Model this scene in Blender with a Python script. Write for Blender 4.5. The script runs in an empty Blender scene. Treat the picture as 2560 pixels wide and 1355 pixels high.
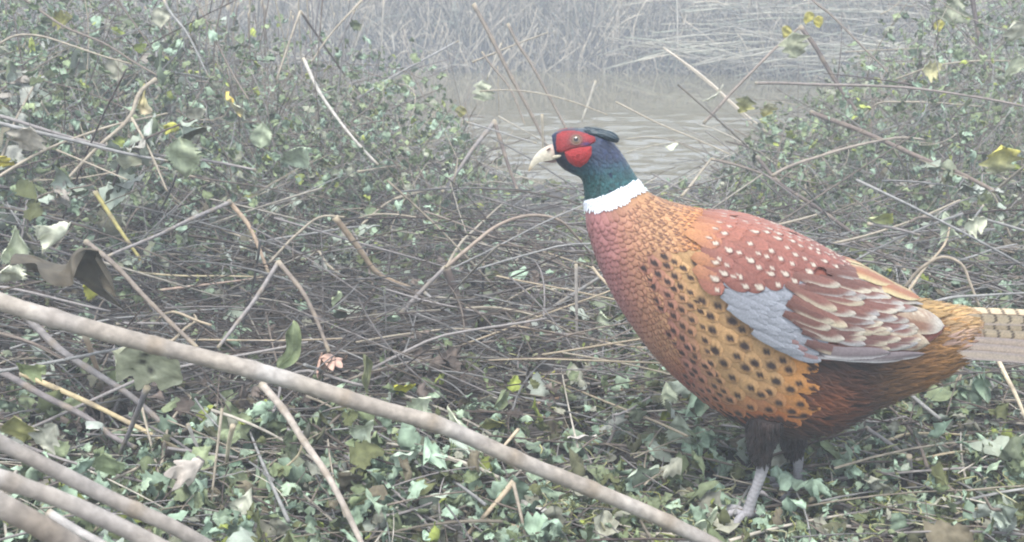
import bpy, math, random
import numpy as np
from mathutils import Vector, Matrix

random.seed(7)
RNG = np.random.default_rng(11)
SC = bpy.context.scene
COL = SC.collection

# ------------------------------------------------------------------ camera, world, sun, exposure
CAM_H, PITCH, FPX = 0.65, math.radians(16.0), 2745.0      # metres, radians, focal length in photo pixels
cam_data = bpy.data.cameras.new('trail_camera')
cam_data.sensor_width = 36.0
cam_data.lens = 36.0 * FPX / 2560.0
cam_data.clip_start, cam_data.clip_end = 0.02, 500.0
cam_data.dof.use_dof = True
cam_data.dof.focus_distance = 1.55
cam_data.dof.aperture_fstop = 15.0
cam = bpy.data.objects.new('trail_camera', cam_data)
cam.location = (0, 0, CAM_H)
cam.rotation_euler = (math.radians(90) - PITCH, 0, 0)
COL.objects.link(cam)
SC.camera = cam

SUN_ELEV, SUN_AZ = math.radians(66), math.radians(200)    # high, slightly behind the camera's right shoulder
world = bpy.data.worlds.new('World')
SC.world = world
world.use_nodes = True
wn = world.node_tree
sky = wn.nodes.new('ShaderNodeTexSky')
sky.sky_type = 'NISHITA'
sky.sun_disc = False
sky.sun_elevation = SUN_ELEV
sky.sun_rotation = SUN_AZ
sky.air_density, sky.dust_density, sky.ozone_density = 1.0, 2.0, 1.2
cloud = wn.nodes.new('ShaderNodeMix')                      # a thin even cloud layer over the clear sky
cloud.data_type = 'RGBA'
cloud.inputs['Factor'].default_value = 0.6
cloud.inputs[7].default_value = (6.3, 6.5, 6.75, 1)
wn.links.new(sky.outputs[0], cloud.inputs[6])
wn.links.new(cloud.outputs[2], wn.nodes['Background'].inputs[0])
wn.nodes['Background'].inputs[1].default_value = 0.115

sun_data = bpy.data.lights.new('sun', 'SUN')
sun_data.energy = 1.5
sun_data.angle = math.radians(24)                          # overcast: a very soft sun
sun_data.color = (1.0, 0.965, 0.91)
sun = bpy.data.objects.new('sun', sun_data)
sun_dir = Vector((math.sin(SUN_AZ) * math.cos(SUN_ELEV), math.cos(SUN_AZ) * math.cos(SUN_ELEV), math.sin(SUN_ELEV)))
sun.rotation_euler = (-sun_dir).to_track_quat('-Z', 'Y').to_euler()
sun.location = (0, 0, 8)
COL.objects.link(sun)

SC.view_settings.view_transform = 'Standard'
SC.view_settings.look = 'None'
SC.view_settings.gamma = 1.0
SC.view_settings.exposure = 1.72
SC.cycles.use_denoising = True
SC.cycles.filter_width = 2.0                                # a cheap lens: nothing is pin-sharp
SC.cycles.max_bounces = 6
SC.cycles.diffuse_bounces = 3
SC.cycles.glossy_bounces = 2
SC.cycles.transparent_max_bounces = 6
SC.cycles.volume_bounces = 1

# ------------------------------------------------------------------ camera geometry helpers
CP, SP = math.cos(PITCH), math.sin(PITCH)

def ray(px, py):
    a, b = (px - 1280.0) / FPX, (py - 677.5) / FPX
    return np.array([a, CP - b * SP, -SP - b * CP])

def at(px, py, y):
    """the point of the photo's pixel (px, py) at the ground distance y"""
    d = ray(px, py)
    return np.array([0, 0, CAM_H]) + d * (y / d[1])

def project(P):
    d = np.asarray(P, float) - np.array([0, 0, CAM_H])
    dep = d[..., 1] * CP - d[..., 2] * SP
    up = d[..., 1] * SP + d[..., 2] * CP
    return 1280 + FPX * d[..., 0] / dep, 677.5 - FPX * up / dep, dep

def sstep(a, b, x):
    t = np.clip((np.asarray(x, float) - a) / (b - a), 0, 1)
    return t * t * (3 - 2 * t)

def near_edge(x):
    return 4.15 + 0.9 * sstep(0.9, 2.2, x) + 1.6 * sstep(0.75, 1.8, -np.asarray(x)) + 0.08 * np.sin(3.1 * np.asarray(x))

def far_edge(x):
    x = np.asarray(x, float)
    return 8.5 - 1.25 * sstep(1.5, 3.2, x) + 0.12 * np.sin(2.3 * x + 1) + 0.07 * np.sin(5.7 * x)

WATER_Z = -0.2

def ground(x, y):
    x, y = np.asarray(x, float), np.asarray(y, float)
    ne, fe = near_edge(x), far_edge(x)
    t = np.clip((y - 1.8) / (ne - 1.8), 0, 2)
    zn = -0.2 * t ** 1.25
    zn = zn + 0.10 * sstep(-0.1, -0.8, x) * sstep(1.9, 2.6, y) * sstep(4.6, 3.4, y)
    zn = np.where(y > ne, WATER_Z - 0.5 * sstep(0, 0.6, y - ne), zn)
    u = y - fe
    zf = WATER_Z - 0.5 + 0.62 * sstep(-0.35, 0.25, u) + 0.50 * np.clip(u, 0, 1.6) + 0.02 * np.clip(u - 1.6, 0, 50)
    z = np.where(u > -0.4, np.maximum(zf, WATER_Z - 0.5), zn)
    bump = 0.012 * np.sin(9 * x + 2 * np.sin(5 * y)) * np.sin(8 * y + 1.3) + 0.008 * np.sin(23 * x + 1) * np.sin(19 * y)
    return z + bump * sstep(0.5, 1.0, y) * 0.8

def on_ground(px, py, h=0.0):
    """where the ray through a photo pixel comes within h of the ground (on this side of the stream)"""
    d = ray(px, py)
    ys = np.linspace(0.3, 12, 1400)
    x, z = d[0] * ys / d[1], CAM_H + d[2] * ys / d[1]
    hit = np.nonzero(z < ground(x, ys) + h)[0]
    y = ys[hit[0]] if len(hit) else 12.0
    return y

# ------------------------------------------------------------------ materials
def new_mat(name):
    m = bpy.data.materials.new(name)
    m.use_nodes = True
    nt = m.node_tree
    return m, nt, nt.nodes['Principled BSDF']

def N(nt, kind, **kw):
    n = nt.nodes.new(kind)
    for k, v in kw.items():
        setattr(n, k, v)
    return n

def ramp(nt, stops):
    r = N(nt, 'ShaderNodeValToRGB')
    el = r.color_ramp.elements
    while len(el) < len(stops):
        el.new(0.5)
    for e, (p, c) in zip(el, stops):
        e.position, e.color = p, (*c, 1)
    return r

def painted(name, rough=0.6, spec=0.3, noise=60.0, amount=0.35, bump=0.0, sheen=0.0, coat=0.0):
    """the colour each vertex carries, broken up by a fine noise"""
    m, nt, b = new_mat(name)
    a = N(nt, 'ShaderNodeVertexColor', layer_name='Col')
    tc = N(nt, 'ShaderNodeTexCoord')
    nz = N(nt, 'ShaderNodeTexNoise')
    nz.inputs['Scale'].default_value = noise
    nz.inputs['Detail'].default_value = 4
    mr = N(nt, 'ShaderNodeMapRange')
    mr.inputs[1].default_value, mr.inputs[2].default_value = 0.3, 0.7
    mr.inputs[3].default_value, mr.inputs[4].default_value = 1 - amount, 1 + amount
    mul = N(nt, 'ShaderNodeVectorMath', operation='SCALE')
    nt.links.new(tc.outputs['Object'], nz.inputs['Vector'])
    nt.links.new(nz.outputs[0], mr.inputs[0])
    nt.links.new(a.outputs[0], mul.inputs[0])
    nt.links.new(mr.outputs[0], mul.inputs['Scale'])
    nt.links.new(mul.outputs[0], b.inputs['Base Color'])
    b.inputs['Roughness'].default_value = rough
    b.inputs['Specular IOR Level'].default_value = spec
    b.inputs['Sheen Weight'].default_value = sheen
    b.inputs['Coat Weight'].default_value = coat
    if bump:
        bp = N(nt, 'ShaderNodeBump')
        bp.inputs['Strength'].default_value = bump
        bp.inputs['Distance'].default_value = 0.002
        nt.links.new(nz.outputs[0], bp.inputs['Height'])
        nt.links.new(bp.outputs[0], b.inputs['Normal'])
    return m

M = {}
M['feather'] = painted('feathers', 0.6, 0.2, 420, 0.16, 0.15, sheen=0.06)
M['gloss_feather'] = painted('glossy_feathers', 0.38, 0.5, 420, 0.25, 0.25)
M['horn'] = painted('horn_and_scale', 0.45, 0.4, 300, 0.15, 0.3)
M['wattle'] = painted('wattle_skin', 0.6, 0.3, 900, 0.3, 0.8)
M['eye'] = painted('eye', 0.12, 0.6, 400, 0.05)
M['stem'] = painted('dry_stem', 0.7, 0.25, 110, 0.24, 0.5)
M['leaf'] = None
M['litter'] = painted('litter', 0.8, 0.12, 90, 0.3, 0.3)
M['bank_grass'] = painted('bank_grass', 0.8, 0.15, 30, 0.2)

def two_sided_leaf(name, tops, unders):
    """a withered leaf: darker olive above, pale grey-green felt below, varied from leaf to leaf"""
    m, nt, b = new_mat(name)
    oi = N(nt, 'ShaderNodeObjectInfo')
    tc = N(nt, 'ShaderNodeTexCoord')
    nz = N(nt, 'ShaderNodeTexNoise')
    nz.inputs['Scale'].default_value = 55
    nz.inputs['Detail'].default_value = 5
    nt.links.new(tc.outputs['Object'], nz.inputs['Vector'])
    rt = ramp(nt, [(i / (len(tops) - 1), c) for i, c in enumerate(tops)])
    ru = ramp(nt, [(i / (len(unders) - 1), c) for i, c in enumerate(unders)])
    add = N(nt, 'ShaderNodeMath', operation='MULTIPLY_ADD')
    nt.links.new(nz.outputs[0], add.inputs[0])
    add.inputs[1].default_value = 0.5
    sub = N(nt, 'ShaderNodeMath', operation='SUBTRACT')
    nt.links.new(oi.outputs['Random'], sub.inputs[0])
    sub.inputs[1].default_value = 0.25
    nt.links.new(sub.outputs[0], add.inputs[2])
    nt.links.new(add.outputs[0], rt.inputs[0])
    nt.links.new(add.outputs[0], ru.inputs[0])
    geo = N(nt, 'ShaderNodeNewGeometry')
    mx = N(nt, 'ShaderNodeMix', data_type='RGBA')
    nt.links.new(geo.outputs['Backfacing'], mx.inputs['Factor'])
    nt.links.new(rt.outputs[0], mx.inputs[6])
    nt.links.new(ru.outputs[0], mx.inputs[7])
    vc = N(nt, 'ShaderNodeVertexColor', layer_name='Col')
    mul = N(nt, 'ShaderNodeMix', data_type='RGBA', blend_type='MULTIPLY')
    mul.inputs['Factor'].default_value = 1
    nt.links.new(mx.outputs[2], mul.inputs[6])
    nt.links.new(vc.outputs[0], mul.inputs[7])
    nt.links.new(mul.outputs[2], b.inputs['Base Color'])
    b.inputs['Roughness'].default_value = 0.75
    b.inputs['Specular IOR Level'].default_value = 0.15
    bp = N(nt, 'ShaderNodeBump')
    bp.inputs['Strength'].default_value = 0.6
    bp.inputs['Distance'].default_value = 0.003
    nt.links.new(nz.outputs[0], bp.inputs['Height'])
    nt.links.new(bp.outputs[0], b.inputs['Normal'])
    return m

M['leaf'] = two_sided_leaf('withered_leaf',
    [(0.10, 0.10, 0.045), (0.14, 0.17, 0.075), (0.17, 0.2, 0.13), (0.24, 0.26, 0.18), (0.16, 0.13, 0.09)],
    [(0.30, 0.34, 0.27), (0.42, 0.48, 0.40), (0.36, 0.40, 0.31), (0.46, 0.50, 0.44), (0.33, 0.29, 0.25)])
M['leaf_painted'] = painted('leaf_of_own_colour', 0.6, 0.3, 70, 0.35, 0.6)

def soil_mat():
    m, nt, b = new_mat('damp_soil')
    tc = N(nt, 'ShaderNodeTexCoord')
    nz = N(nt, 'ShaderNodeTexNoise')
    nz.inputs['Scale'].default_value = 14
    nz.inputs['Detail'].default_value = 8
    nt.links.new(tc.outputs['Object'], nz.inputs['Vector'])
    r = ramp(nt, [(0.3, (0.022, 0.018, 0.015)), (0.55, (0.05, 0.042, 0.034)), (0.75, (0.09, 0.077, 0.062))])
    nt.links.new(nz.outputs[0], r.inputs[0])
    nt.links.new(r.outputs[0], b.inputs['Base Color'])
    b.inputs['Roughness'].default_value = 0.85
    bp = N(nt, 'ShaderNodeBump')
    bp.inputs['Distance'].default_value = 0.02
    nt.links.new(nz.outputs[0], bp.inputs['Height'])
    nt.links.new(bp.outputs[0], b.inputs['Normal'])
    return m
M['soil'] = soil_mat()

def water_mat():
    m, nt, b = new_mat('muddy_water')
    b.inputs['Base Color'].default_value = (0.115, 0.10, 0.058, 1)
    b.inputs['Roughness'].default_value = 0.04
    b.inputs['IOR'].default_value = 1.33
    tc = N(nt, 'ShaderNodeTexCoord')
    mp = N(nt, 'ShaderNodeMapping')
    mp.inputs['Scale'].default_value = (1.6, 3.4, 1)
    nz = N(nt, 'ShaderNodeTexNoise')
    nz.inputs['Scale'].default_value = 1.6
    nz.inputs['Detail'].default_value = 4
    nt.links.new(tc.outputs['Object'], mp.inputs['Vector'])
    nt.links.new(mp.outputs[0], nz.inputs['Vector'])
    # a riffle on the near half of the stream, calm under the far bank
    sx = N(nt, 'ShaderNodeSeparateXYZ')
    nt.links.new(tc.outputs['Object'], sx.inputs[0])
    mr = N(nt, 'ShaderNodeMapRange', interpolation_type='SMOOTHSTEP')
    mr.inputs[1].default_value, mr.inputs[2].default_value = 6.7, 5.9
    mr.inputs[3].default_value, mr.inputs[4].default_value = 0.04, 1.0
    nt.links.new(sx.outputs['Y'], mr.inputs[0])
    bp = N(nt, 'ShaderNodeBump')
    bp.inputs['Distance'].default_value = 0.004
    crest = N(nt, 'ShaderNodeMapRange', interpolation_type='SMOOTHSTEP')   # short sharp wavelets with calm between them
    crest.inputs[1].default_value, crest.inputs[2].default_value = 0.46, 0.60
    nt.links.new(nz.outputs[0], crest.inputs[0])
    nt.links.new(mr.outputs[0], bp.inputs['Strength'])
    nt.links.new(crest.outputs[0], bp.inputs['Height'])
    nt.links.new(bp.outputs[0], b.inputs['Normal'])
    return m
M['water'] = water_mat()

# ------------------------------------------------------------------ mesh helpers
class MB:
    """collects grids and tubes, then links them as ONE mesh object with a colour per vertex"""
    def __init__(self):
        self.v, self.f, self.c, self.n = [], [], [], 0

    def grids(self, P, C, closed_u=False):
        """P: (k, nv, nu, 3) vertex grids; C: colours that broadcast to the same shape"""
        P = np.asarray(P, float)
        k, nv, nu, _ = P.shape
        C = np.broadcast_to(np.asarray(C, float), P.shape)
        idx = self.n + np.arange(k * nv * nu).reshape(k, nv, nu)
        nxt = np.roll(idx, -1, axis=2) if closed_u else idx[:, :, 1:]
        cur = idx if closed_u else idx[:, :, :-1]
        q = np.stack([cur[:, :-1], nxt[:, :-1], nxt[:, 1:], cur[:, 1:]], -1)
        self.v.append(P.reshape(-1, 3)); self.c.append(C.reshape(-1, 3)); self.f.append(q.reshape(-1, 4))
        self.n += k * nv * nu
        return self

    def tubes(self, path, rad, C, sides=6, cap=True):
        """path: (k, m, 3); rad: broadcasts to (k, m); C: colours broadcasting to (k, m, 3)"""
        path = np.asarray(path, float)
        k, m, _ = path.shape
        rad = np.broadcast_to(np.asarray(rad, float), (k, m))
        C = np.broadcast_to(np.asarray(C, float), (k, m, 3))
        if cap:
            path = np.concatenate([path[:, :1], path, path[:, -1:]], 1)
            rad = np.concatenate([rad[:, :1] * 0.05, rad, rad[:, -1:] * 0.05], 1)
            C = np.concatenate([C[:, :1], C, C[:, -1:]], 1)
        T = np.gradient(path, axis=1)
        T /= np.maximum(np.linalg.norm(T, axis=-1, keepdims=True), 1e-9)
        if cap:
            T[:, 0], T[:, -1] = T[:, 1], T[:, -2]
        mean = path[:, -1] - path[:, 0]
        ref = np.where((np.abs(mean[:, 2]) > 0.8 * np.linalg.norm(mean, axis=-1))[:, None], [[0.0, 1, 0]], [[0.0, 0, 1]])[:, None]
        A = np.cross(T, np.broadcast_to(ref, T.shape))
        A /= np.maximum(np.linalg.norm(A, axis=-1, keepdims=True), 1e-9)
        B = np.cross(A, T)
        th = np.linspace(0, 2 * math.pi, sides, endpoint=False)
        P = path[:, :, None] + rad[:, :, None, None] * (A[:, :, None] * np.cos(th)[:, None] + B[:, :, None] * np.sin(th)[:, None])
        return self.grids(P, np.repeat(C[:, :, None], sides, 2), closed_u=True)

    def mesh(self, name, mat, smooth=True):
        me = bpy.data.meshes.new(name)
        v, f, c = np.concatenate(self.v), np.concatenate(self.f), np.concatenate(self.c)
        me.vertices.add(len(v)); me.vertices.foreach_set('co', v.astype(np.float32).ravel())
        me.loops.add(f.size); me.loops.foreach_set('vertex_index', f.astype(np.int32).ravel())
        me.polygons.add(len(f)); me.polygons.foreach_set('loop_start', np.arange(0, f.size, 4, dtype=np.int32))
        ca = me.color_attributes.new('Col', 'FLOAT_COLOR', 'POINT')
        ca.data.foreach_set('color', np.concatenate([np.clip(c, 0, 1), np.ones((len(c), 1))], 1).astype(np.float32).ravel())
        me.materials.append(mat)
        me.update(calc_edges=True)
        if smooth:
            me.polygons.foreach_set('use_smooth', np.ones(len(f), bool))
        me.validate()
        return me

    def build(self, name, mat, parent=None, smooth=True, origin=None):
        if origin is not None:
            o3 = np.asarray(origin, float)
            self.v = [a - o3 for a in self.v]
        o = bpy.data.objects.new(name, self.mesh(name, mat, smooth))
        COL.objects.link(o)
        if origin is not None:
            o.location = origin
        if parent is not None:
            o.parent = parent
        return o

def tag(o, label=None, cat=None, group=None, kind=None):
    for k, v in (('label', label), ('category', cat), ('group', group), ('kind', kind)):
        if v:
            o[k] = v
    return o

def empty(name, loc=(0, 0, 0)):
    o = bpy.data.objects.new(name, None)
    o.location = loc
    o.empty_display_size = 0.02
    COL.objects.link(o)
    return o

def copy_tree(o, parent=None):
    c = o.copy()
    COL.objects.link(c)
    if parent is not None:
        c.parent = parent
    for ch in list(o.children):
        copy_tree(ch, c)
    return c

def spline(pts, n):
    """n points along a smooth curve through pts"""
    p = np.asarray(pts, float)
    if len(p) == 2:
        return p[0] + (p[1] - p[0]) * np.linspace(0, 1, n)[:, None]
    d = np.r_[0, np.cumsum(np.linalg.norm(np.diff(p, axis=0), axis=1))]
    tt = np.linspace(0, d[-1], n)
    tan = np.gradient(p, d, axis=0)
    i = np.clip(np.searchsorted(d, tt, side='right') - 1, 0, len(d) - 2)
    h = (d[i + 1] - d[i])[:, None]
    u = ((tt - d[i]) / (d[i + 1] - d[i]))[:, None]
    return ((2 * u**3 - 3 * u**2 + 1) * p[i] + (u**3 - 2 * u**2 + u) * h * tan[i]
            + (-2 * u**3 + 3 * u**2) * p[i + 1] + (u**3 - u**2) * h * tan[i + 1])

# ------------------------------------------------------------------ ground, stream, haze
def build_ground():
    xs = np.concatenate([np.linspace(-30, -4, 14), np.linspace(-3.8, 3.8, 150), np.linspace(4, 30, 14)])
    ys = np.concatenate([np.linspace(-3, 0.4, 6), np.linspace(0.45, 5.5, 130), np.linspace(5.6, 13, 70), np.linspace(13.5, 40, 10)])
    X, Y = np.meshgrid(xs, ys)
    P = np.stack([X, Y, ground(X, Y)], -1)[None]
    o = MB().grids(P, (0.1, 0.08, 0.06)).build('ground', M['soil'])
    tag(o, kind='structure')
    xs = np.concatenate([np.linspace(-30, -3, 6), np.linspace(-2.9, 3.9, 260), np.linspace(4, 30, 6)])
    ys = np.concatenate([np.linspace(3.2, 3.9, 6), np.linspace(3.92, 7.0, 190), np.linspace(7.1, 9.8, 8)])
    X, Y = np.meshgrid(xs, ys)
    W = np.zeros_like(X)
    for k in range(14):                                   # short wavelets of a riffle, running mostly across the stream
        wl, a = RNG.uniform(.10, .25), RNG.normal(0, .48)
        W += np.sin(2 * math.pi / wl * (X * math.sin(a) + Y * math.cos(a)) + RNG.uniform(0, 6.28)) * wl
    W = W / 14 * .10
    drift = np.clip(.5 + .8 * np.sin(X * 2.1 + 1.7 * np.sin(Y * 3.1)) * np.sin(Y * 5.3 + 1.3 * np.sin(X * 1.7)), 0, 1)
    W *= sstep(6.5, 5.7, Y) * sstep(-3, -2.2, X) * sstep(3.9, 3.2, X) * (.25 + .9 * drift)
    P = np.stack([X, Y, WATER_Z + W], -1)[None]
    o = MB().grids(P, (0.2, 0.2, 0.15)).build('water', M['water'])
    tag(o, kind='structure')
build_ground()

HAZE_DENSITY = 0.037
def build_haze():
    m = bpy.data.materials.new('lens_veil_mist')  # even mist, added to stand in for the veil of a fogged lens
    m.use_nodes = True
    nt = m.node_tree
    nt.nodes.remove(nt.nodes['Principled BSDF'])
    pv = N(nt, 'ShaderNodeVolumePrincipled')
    pv.inputs['Color'].default_value = (0.84, 0.915, 1.0, 1)
    pv.inputs['Density'].default_value = HAZE_DENSITY
    nt.links.new(pv.outputs[0], nt.nodes['Material Output'].inputs['Volume'])
    lo, hi = (-31, -3.5, -1.8), (31, 41, 5.5)
    b = MB()
    c = [[(hi if i else lo)[0], (hi if j else lo)[1], (hi if k else lo)[2]] for i in (0, 1) for j in (0, 1) for k in (0, 1)]
    me = bpy.data.meshes.new('haze')
    me.from_pydata(c, [], [(0, 1, 3, 2), (4, 6, 7, 5), (0, 4, 5, 1), (2, 3, 7, 6), (0, 2, 6, 4), (1, 5, 7, 3)])
    me.materials.append(m)
    o = bpy.data.objects.new('haze', me)
    COL.objects.link(o)
    tag(o, kind='stuff')
build_haze()

# ------------------------------------------------------------------ the pheasant
BY = 1.215                                              # the bird's middle plane, metres from the camera

def bp(px, py):
    p = at(px, py, BY)
    return np.array([p[0], p[2]])

# back-side outline, front/belly-side outline (photo pixels), half width across (pixels)
SECT = [((1377, 340), (1387, 400), 15), ((1391, 328), (1402, 417), 27), ((1424, 321), (1426, 433), 37), ((1470, 321), (1448, 442), 42),
        ((1512, 333), (1456, 453), 43), ((1546, 372), (1460, 471), 43), ((1571, 410), (1462, 491), 46), ((1594, 447), (1463, 512), 51),
        ((1613, 477), (1465, 532), 60), ((1647, 497), (1469, 566), 76), ((1700, 516), (1482, 615), 100), ((1760, 528), (1501, 670), 122),
        ((1830, 541), (1533, 738), 142), ((1900, 557), (1576, 808), 156), ((1970, 580), (1632, 885), 163), ((2040, 612), (1702, 955), 165),
        ((2100, 644), (1787, 1022), 161), ((2155, 674), (1881, 1066), 152), ((2205, 703), (1975, 1084), 140), ((2255, 731), (2070, 1073), 122),
        ((2300, 752), (2143, 1030), 102), ((2345, 764), (2230, 992), 80), ((2392, 772), (2325, 955), 58), ((2425, 780), (2400, 908), 38),
        ((2452, 792), (2440, 868), 20)]
_U = np.array([bp(*s[0]) for s in SECT]); _L = np.array([bp(*s[1]) for s in SECT])
PXM = 1.0 / FPX * (BY * CP + 0.4 * SP)                   # metres per photo pixel at the bird
_W = np.array([s[2] for s in SECT]) * PXM
_A = (_U - _L) / 2; _C = (_U + _L) / 2
_len = np.linalg.norm(_A, axis=1)
_k = np.sqrt(np.clip(1 - (_W * math.sin(math.radians(19)) * np.abs(_A[:, 1]) / _len ** 2) ** 2, 0.5, 1))
_A = _A * _k[:, None]
NS = len(SECT)
# s runs 0..NS-1 over the sections; a fine table makes it smooth
_fs = np.linspace(0, NS - 1, 961)

def _smooth_interp(V):
    V = np.asarray(V, float).reshape(NS, -1)
    t = np.gradient(V, axis=0)
    i = np.clip(_fs.astype(int), 0, NS - 2); u = (_fs - i)[:, None]
    out = ((2*u**3 - 3*u**2 + 1) * V[i] + (u**3 - 2*u**2 + u) * t[i] + (-2*u**3 + 3*u**2) * V[i+1] + (u**3 - u**2) * t[i+1])
    k = np.ones(41) / 41
    pad = np.concatenate([np.repeat(out[:1], 20, 0), out, np.repeat(out[-1:], 20, 0)])
    return np.stack([np.convolve(pad[:, j], k, 'valid') for j in range(out.shape[1])], 1)

_FC, _FA, _FW = _smooth_interp(_C), _smooth_interp(_A), _smooth_interp(_W)[:, 0]

def body(s, th):
    """a point on the skin: s along the bird (0 face .. NS-1 tail), th around it (0 back, +pi/2 the near side)"""
    s = np.clip(np.asarray(s, float), 0, NS - 1)
    th = np.asarray(th, float)
    x = s * 40
    c = [np.interp(x, np.arange(961), _FC[:, j]) for j in (0, 1)]
    a = [np.interp(x, np.arange(961), _FA[:, j]) for j in (0, 1)]
    w = np.interp(x, np.arange(961), _FW)
    co, si = np.cos(th), np.sin(th)
    si = np.sign(si) * np.abs(si) ** 0.9
    return np.stack([c[0] + a[0] * co, BY - w * si, c[1] + a[1] * co], -1)

def body_n(s, th):
    e = 1e-2
    ds = body(s + e, th) - body(s - e, th)
    dt = body(s, th + e) - body(s, th - e)
    n = np.cross(ds, dt)
    return n / np.maximum(np.linalg.norm(n, axis=-1, keepdims=True), 1e-9)

_gs, _gt = np.meshgrid(np.linspace(0, NS - 1, 481), np.linspace(0.02, math.pi - 0.02, 161), indexing='ij')
_gp = body(_gs, _gt); _gn = body_n(_gs, _gt)
if ((_gp - np.array([0, BY, 0.3])) * _gn)[200, 80, 1] < 0:
    NSIGN = -1.0
    # normals point inwards when this is negative on the near side
else:
    NSIGN = 1.0
NSIGN = 1.0 if _gn[240, 80, 1] < 0 else -1.0             # outward on the near side is towards the camera (-y)
_gpx, _gpy, _ = project(_gp)
_facing = ((np.array([0, 0, CAM_H]) - _gp) * _gn * NSIGN).sum(-1) > 0

def find(px, py):
    """(s, th) of the near-side skin that a photo pixel shows"""
    d = (_gpx - px) ** 2 + (_gpy - py) ** 2 + np.where(_facing, 0, 1e5)
    i = np.unravel_index(np.argmin(d), d.shape)
    return _gs[i], _gt[i]

def skin(s, th, h):
    return body(s, th) + body_n(s, th) * NSIGN * np.asarray(h)[..., None]

def mix(a, b, t):
    t = np.asarray(t, float)[..., None]
    return np.asarray(a) * (1 - t) + np.asarray(b) * t

def inside(poly, x, y):
    poly = np.asarray(poly, float)
    x, y = np.asarray(x, float), np.asarray(y, float)
    r = np.zeros(x.shape, bool)
    j = len(poly) - 1
    for i in range(len(poly)):
        (xi, yi), (xj, yj) = poly[i], poly[j]
        r ^= ((yi > y) != (yj > y)) & (x < (xj - xi) * (y - yi) / (yj - yi + 1e-12) + xi)
        j = i
    return r

def px_near(s, th):
    """the photo pixel of a skin point, the far side read through its mirror image on the near side"""
    x, y, _ = project(body(s, np.abs(th)))
    return x, y

# feather grid: u across (-1..1), v root to tip (0..1)
FU, FV = np.linspace(-1, 1, 7), np.array([0, .2, .4, .55, .68, .8, .9, .97, 1.0])
_uu, _vv = np.meshgrid(FU, FV)
_wid = np.where(_vv < 0.5, 0.55 + 0.45 * np.sin(np.clip(_vv / 0.5, 0, 1) * math.pi / 2), np.sqrt(np.clip(1 - ((_vv - 0.5) / 0.5) ** 2.3, 0.0, 1)))
_wid_point = np.where(_vv < 0.35, 0.6 + 0.4 * np.sin(np.clip(_vv / 0.35, 0, 1) * math.pi / 2), np.clip(1 - ((_vv - 0.35) / 0.65) ** 1.6, 0.0, 1))

def set_grid(nu, nv):
    """how finely the next feathers are meshed"""
    global FU, FV, _uu, _vv, _wid, _wid_point
    FU = np.linspace(-1, 1, nu)
    FV = 1 - (1 - np.linspace(0, 1, nv)) ** 1.25
    _uu, _vv = np.meshgrid(FU, FV)
    _wid = np.where(_vv < 0.5, 0.55 + 0.45 * np.sin(np.clip(_vv / 0.5, 0, 1) * math.pi / 2), np.sqrt(np.clip(1 - ((_vv - 0.5) / 0.5) ** 2.3, 0.0, 1)))
    _wid_point = np.where(_vv < 0.35, 0.6 + 0.4 * np.sin(np.clip(_vv / 0.35, 0, 1) * math.pi / 2), np.clip(1 - ((_vv - 0.35) / 0.65) ** 1.6, 0.0, 1))

def barbs(n, amt=.10):
    """faint slanting streaks of the barbs, different on each feather"""
    ph = RNG.uniform(0, 6.28, (n, 1, 1))
    return (1 + amt * np.sin(_vv[None] * 26 + np.abs(_uu)[None] * 9 + ph))[..., None]

def feathers(mb, s, th, L, W, colour, lift=0.0016, sink=0.001, jit=0.12, pointed=False, base=0.0008, surf=skin, twist=None):
    """lay one feather per (s, th), L long and W half-wide (metres), following the surface towards the tail"""
    s, th = np.asarray(s, float), np.asarray(th, float)
    if not len(s):
        return
    n = len(s)
    L, W = np.broadcast_to(L, (n,)), np.broadcast_to(W, (n,))
    e = 1e-2
    ls = np.linalg.norm(body(s + e, th) - body(s - e, th), axis=-1) / (2 * e)
    lt = np.linalg.norm(body(s, th + e) - body(s, th - e), axis=-1) / (2 * e)
    ls, lt = np.maximum(ls, 1e-3), np.maximum(lt, 4e-3)
    wid = _wid_point if pointed else _wid
    rot = RNG.normal(0, jit, n) if twist is None else np.broadcast_to(twist, (n,)) + RNG.normal(0, jit, n)
    x = _vv[None] * L[:, None, None]                     # along
    y = (_uu * wid)[None] * W[:, None, None]             # across
    xr = x * np.cos(rot)[:, None, None] - y * np.sin(rot)[:, None, None]
    yr = x * np.sin(rot)[:, None, None] + y * np.cos(rot)[:, None, None]
    S = s[:, None, None] + xr / ls[:, None, None]
    T = th[:, None, None] + yr / lt[:, None, None]
    h = base + (-sink + (sink + lift * RNG.uniform(0.6, 1.4, n)[:, None, None]) * _vv[None] ** 1.2) - (0.12 * W[:, None, None] * _uu[None] ** 2)
    P = surf(S, T, h)
    mb.grids(P, colour)

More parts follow.
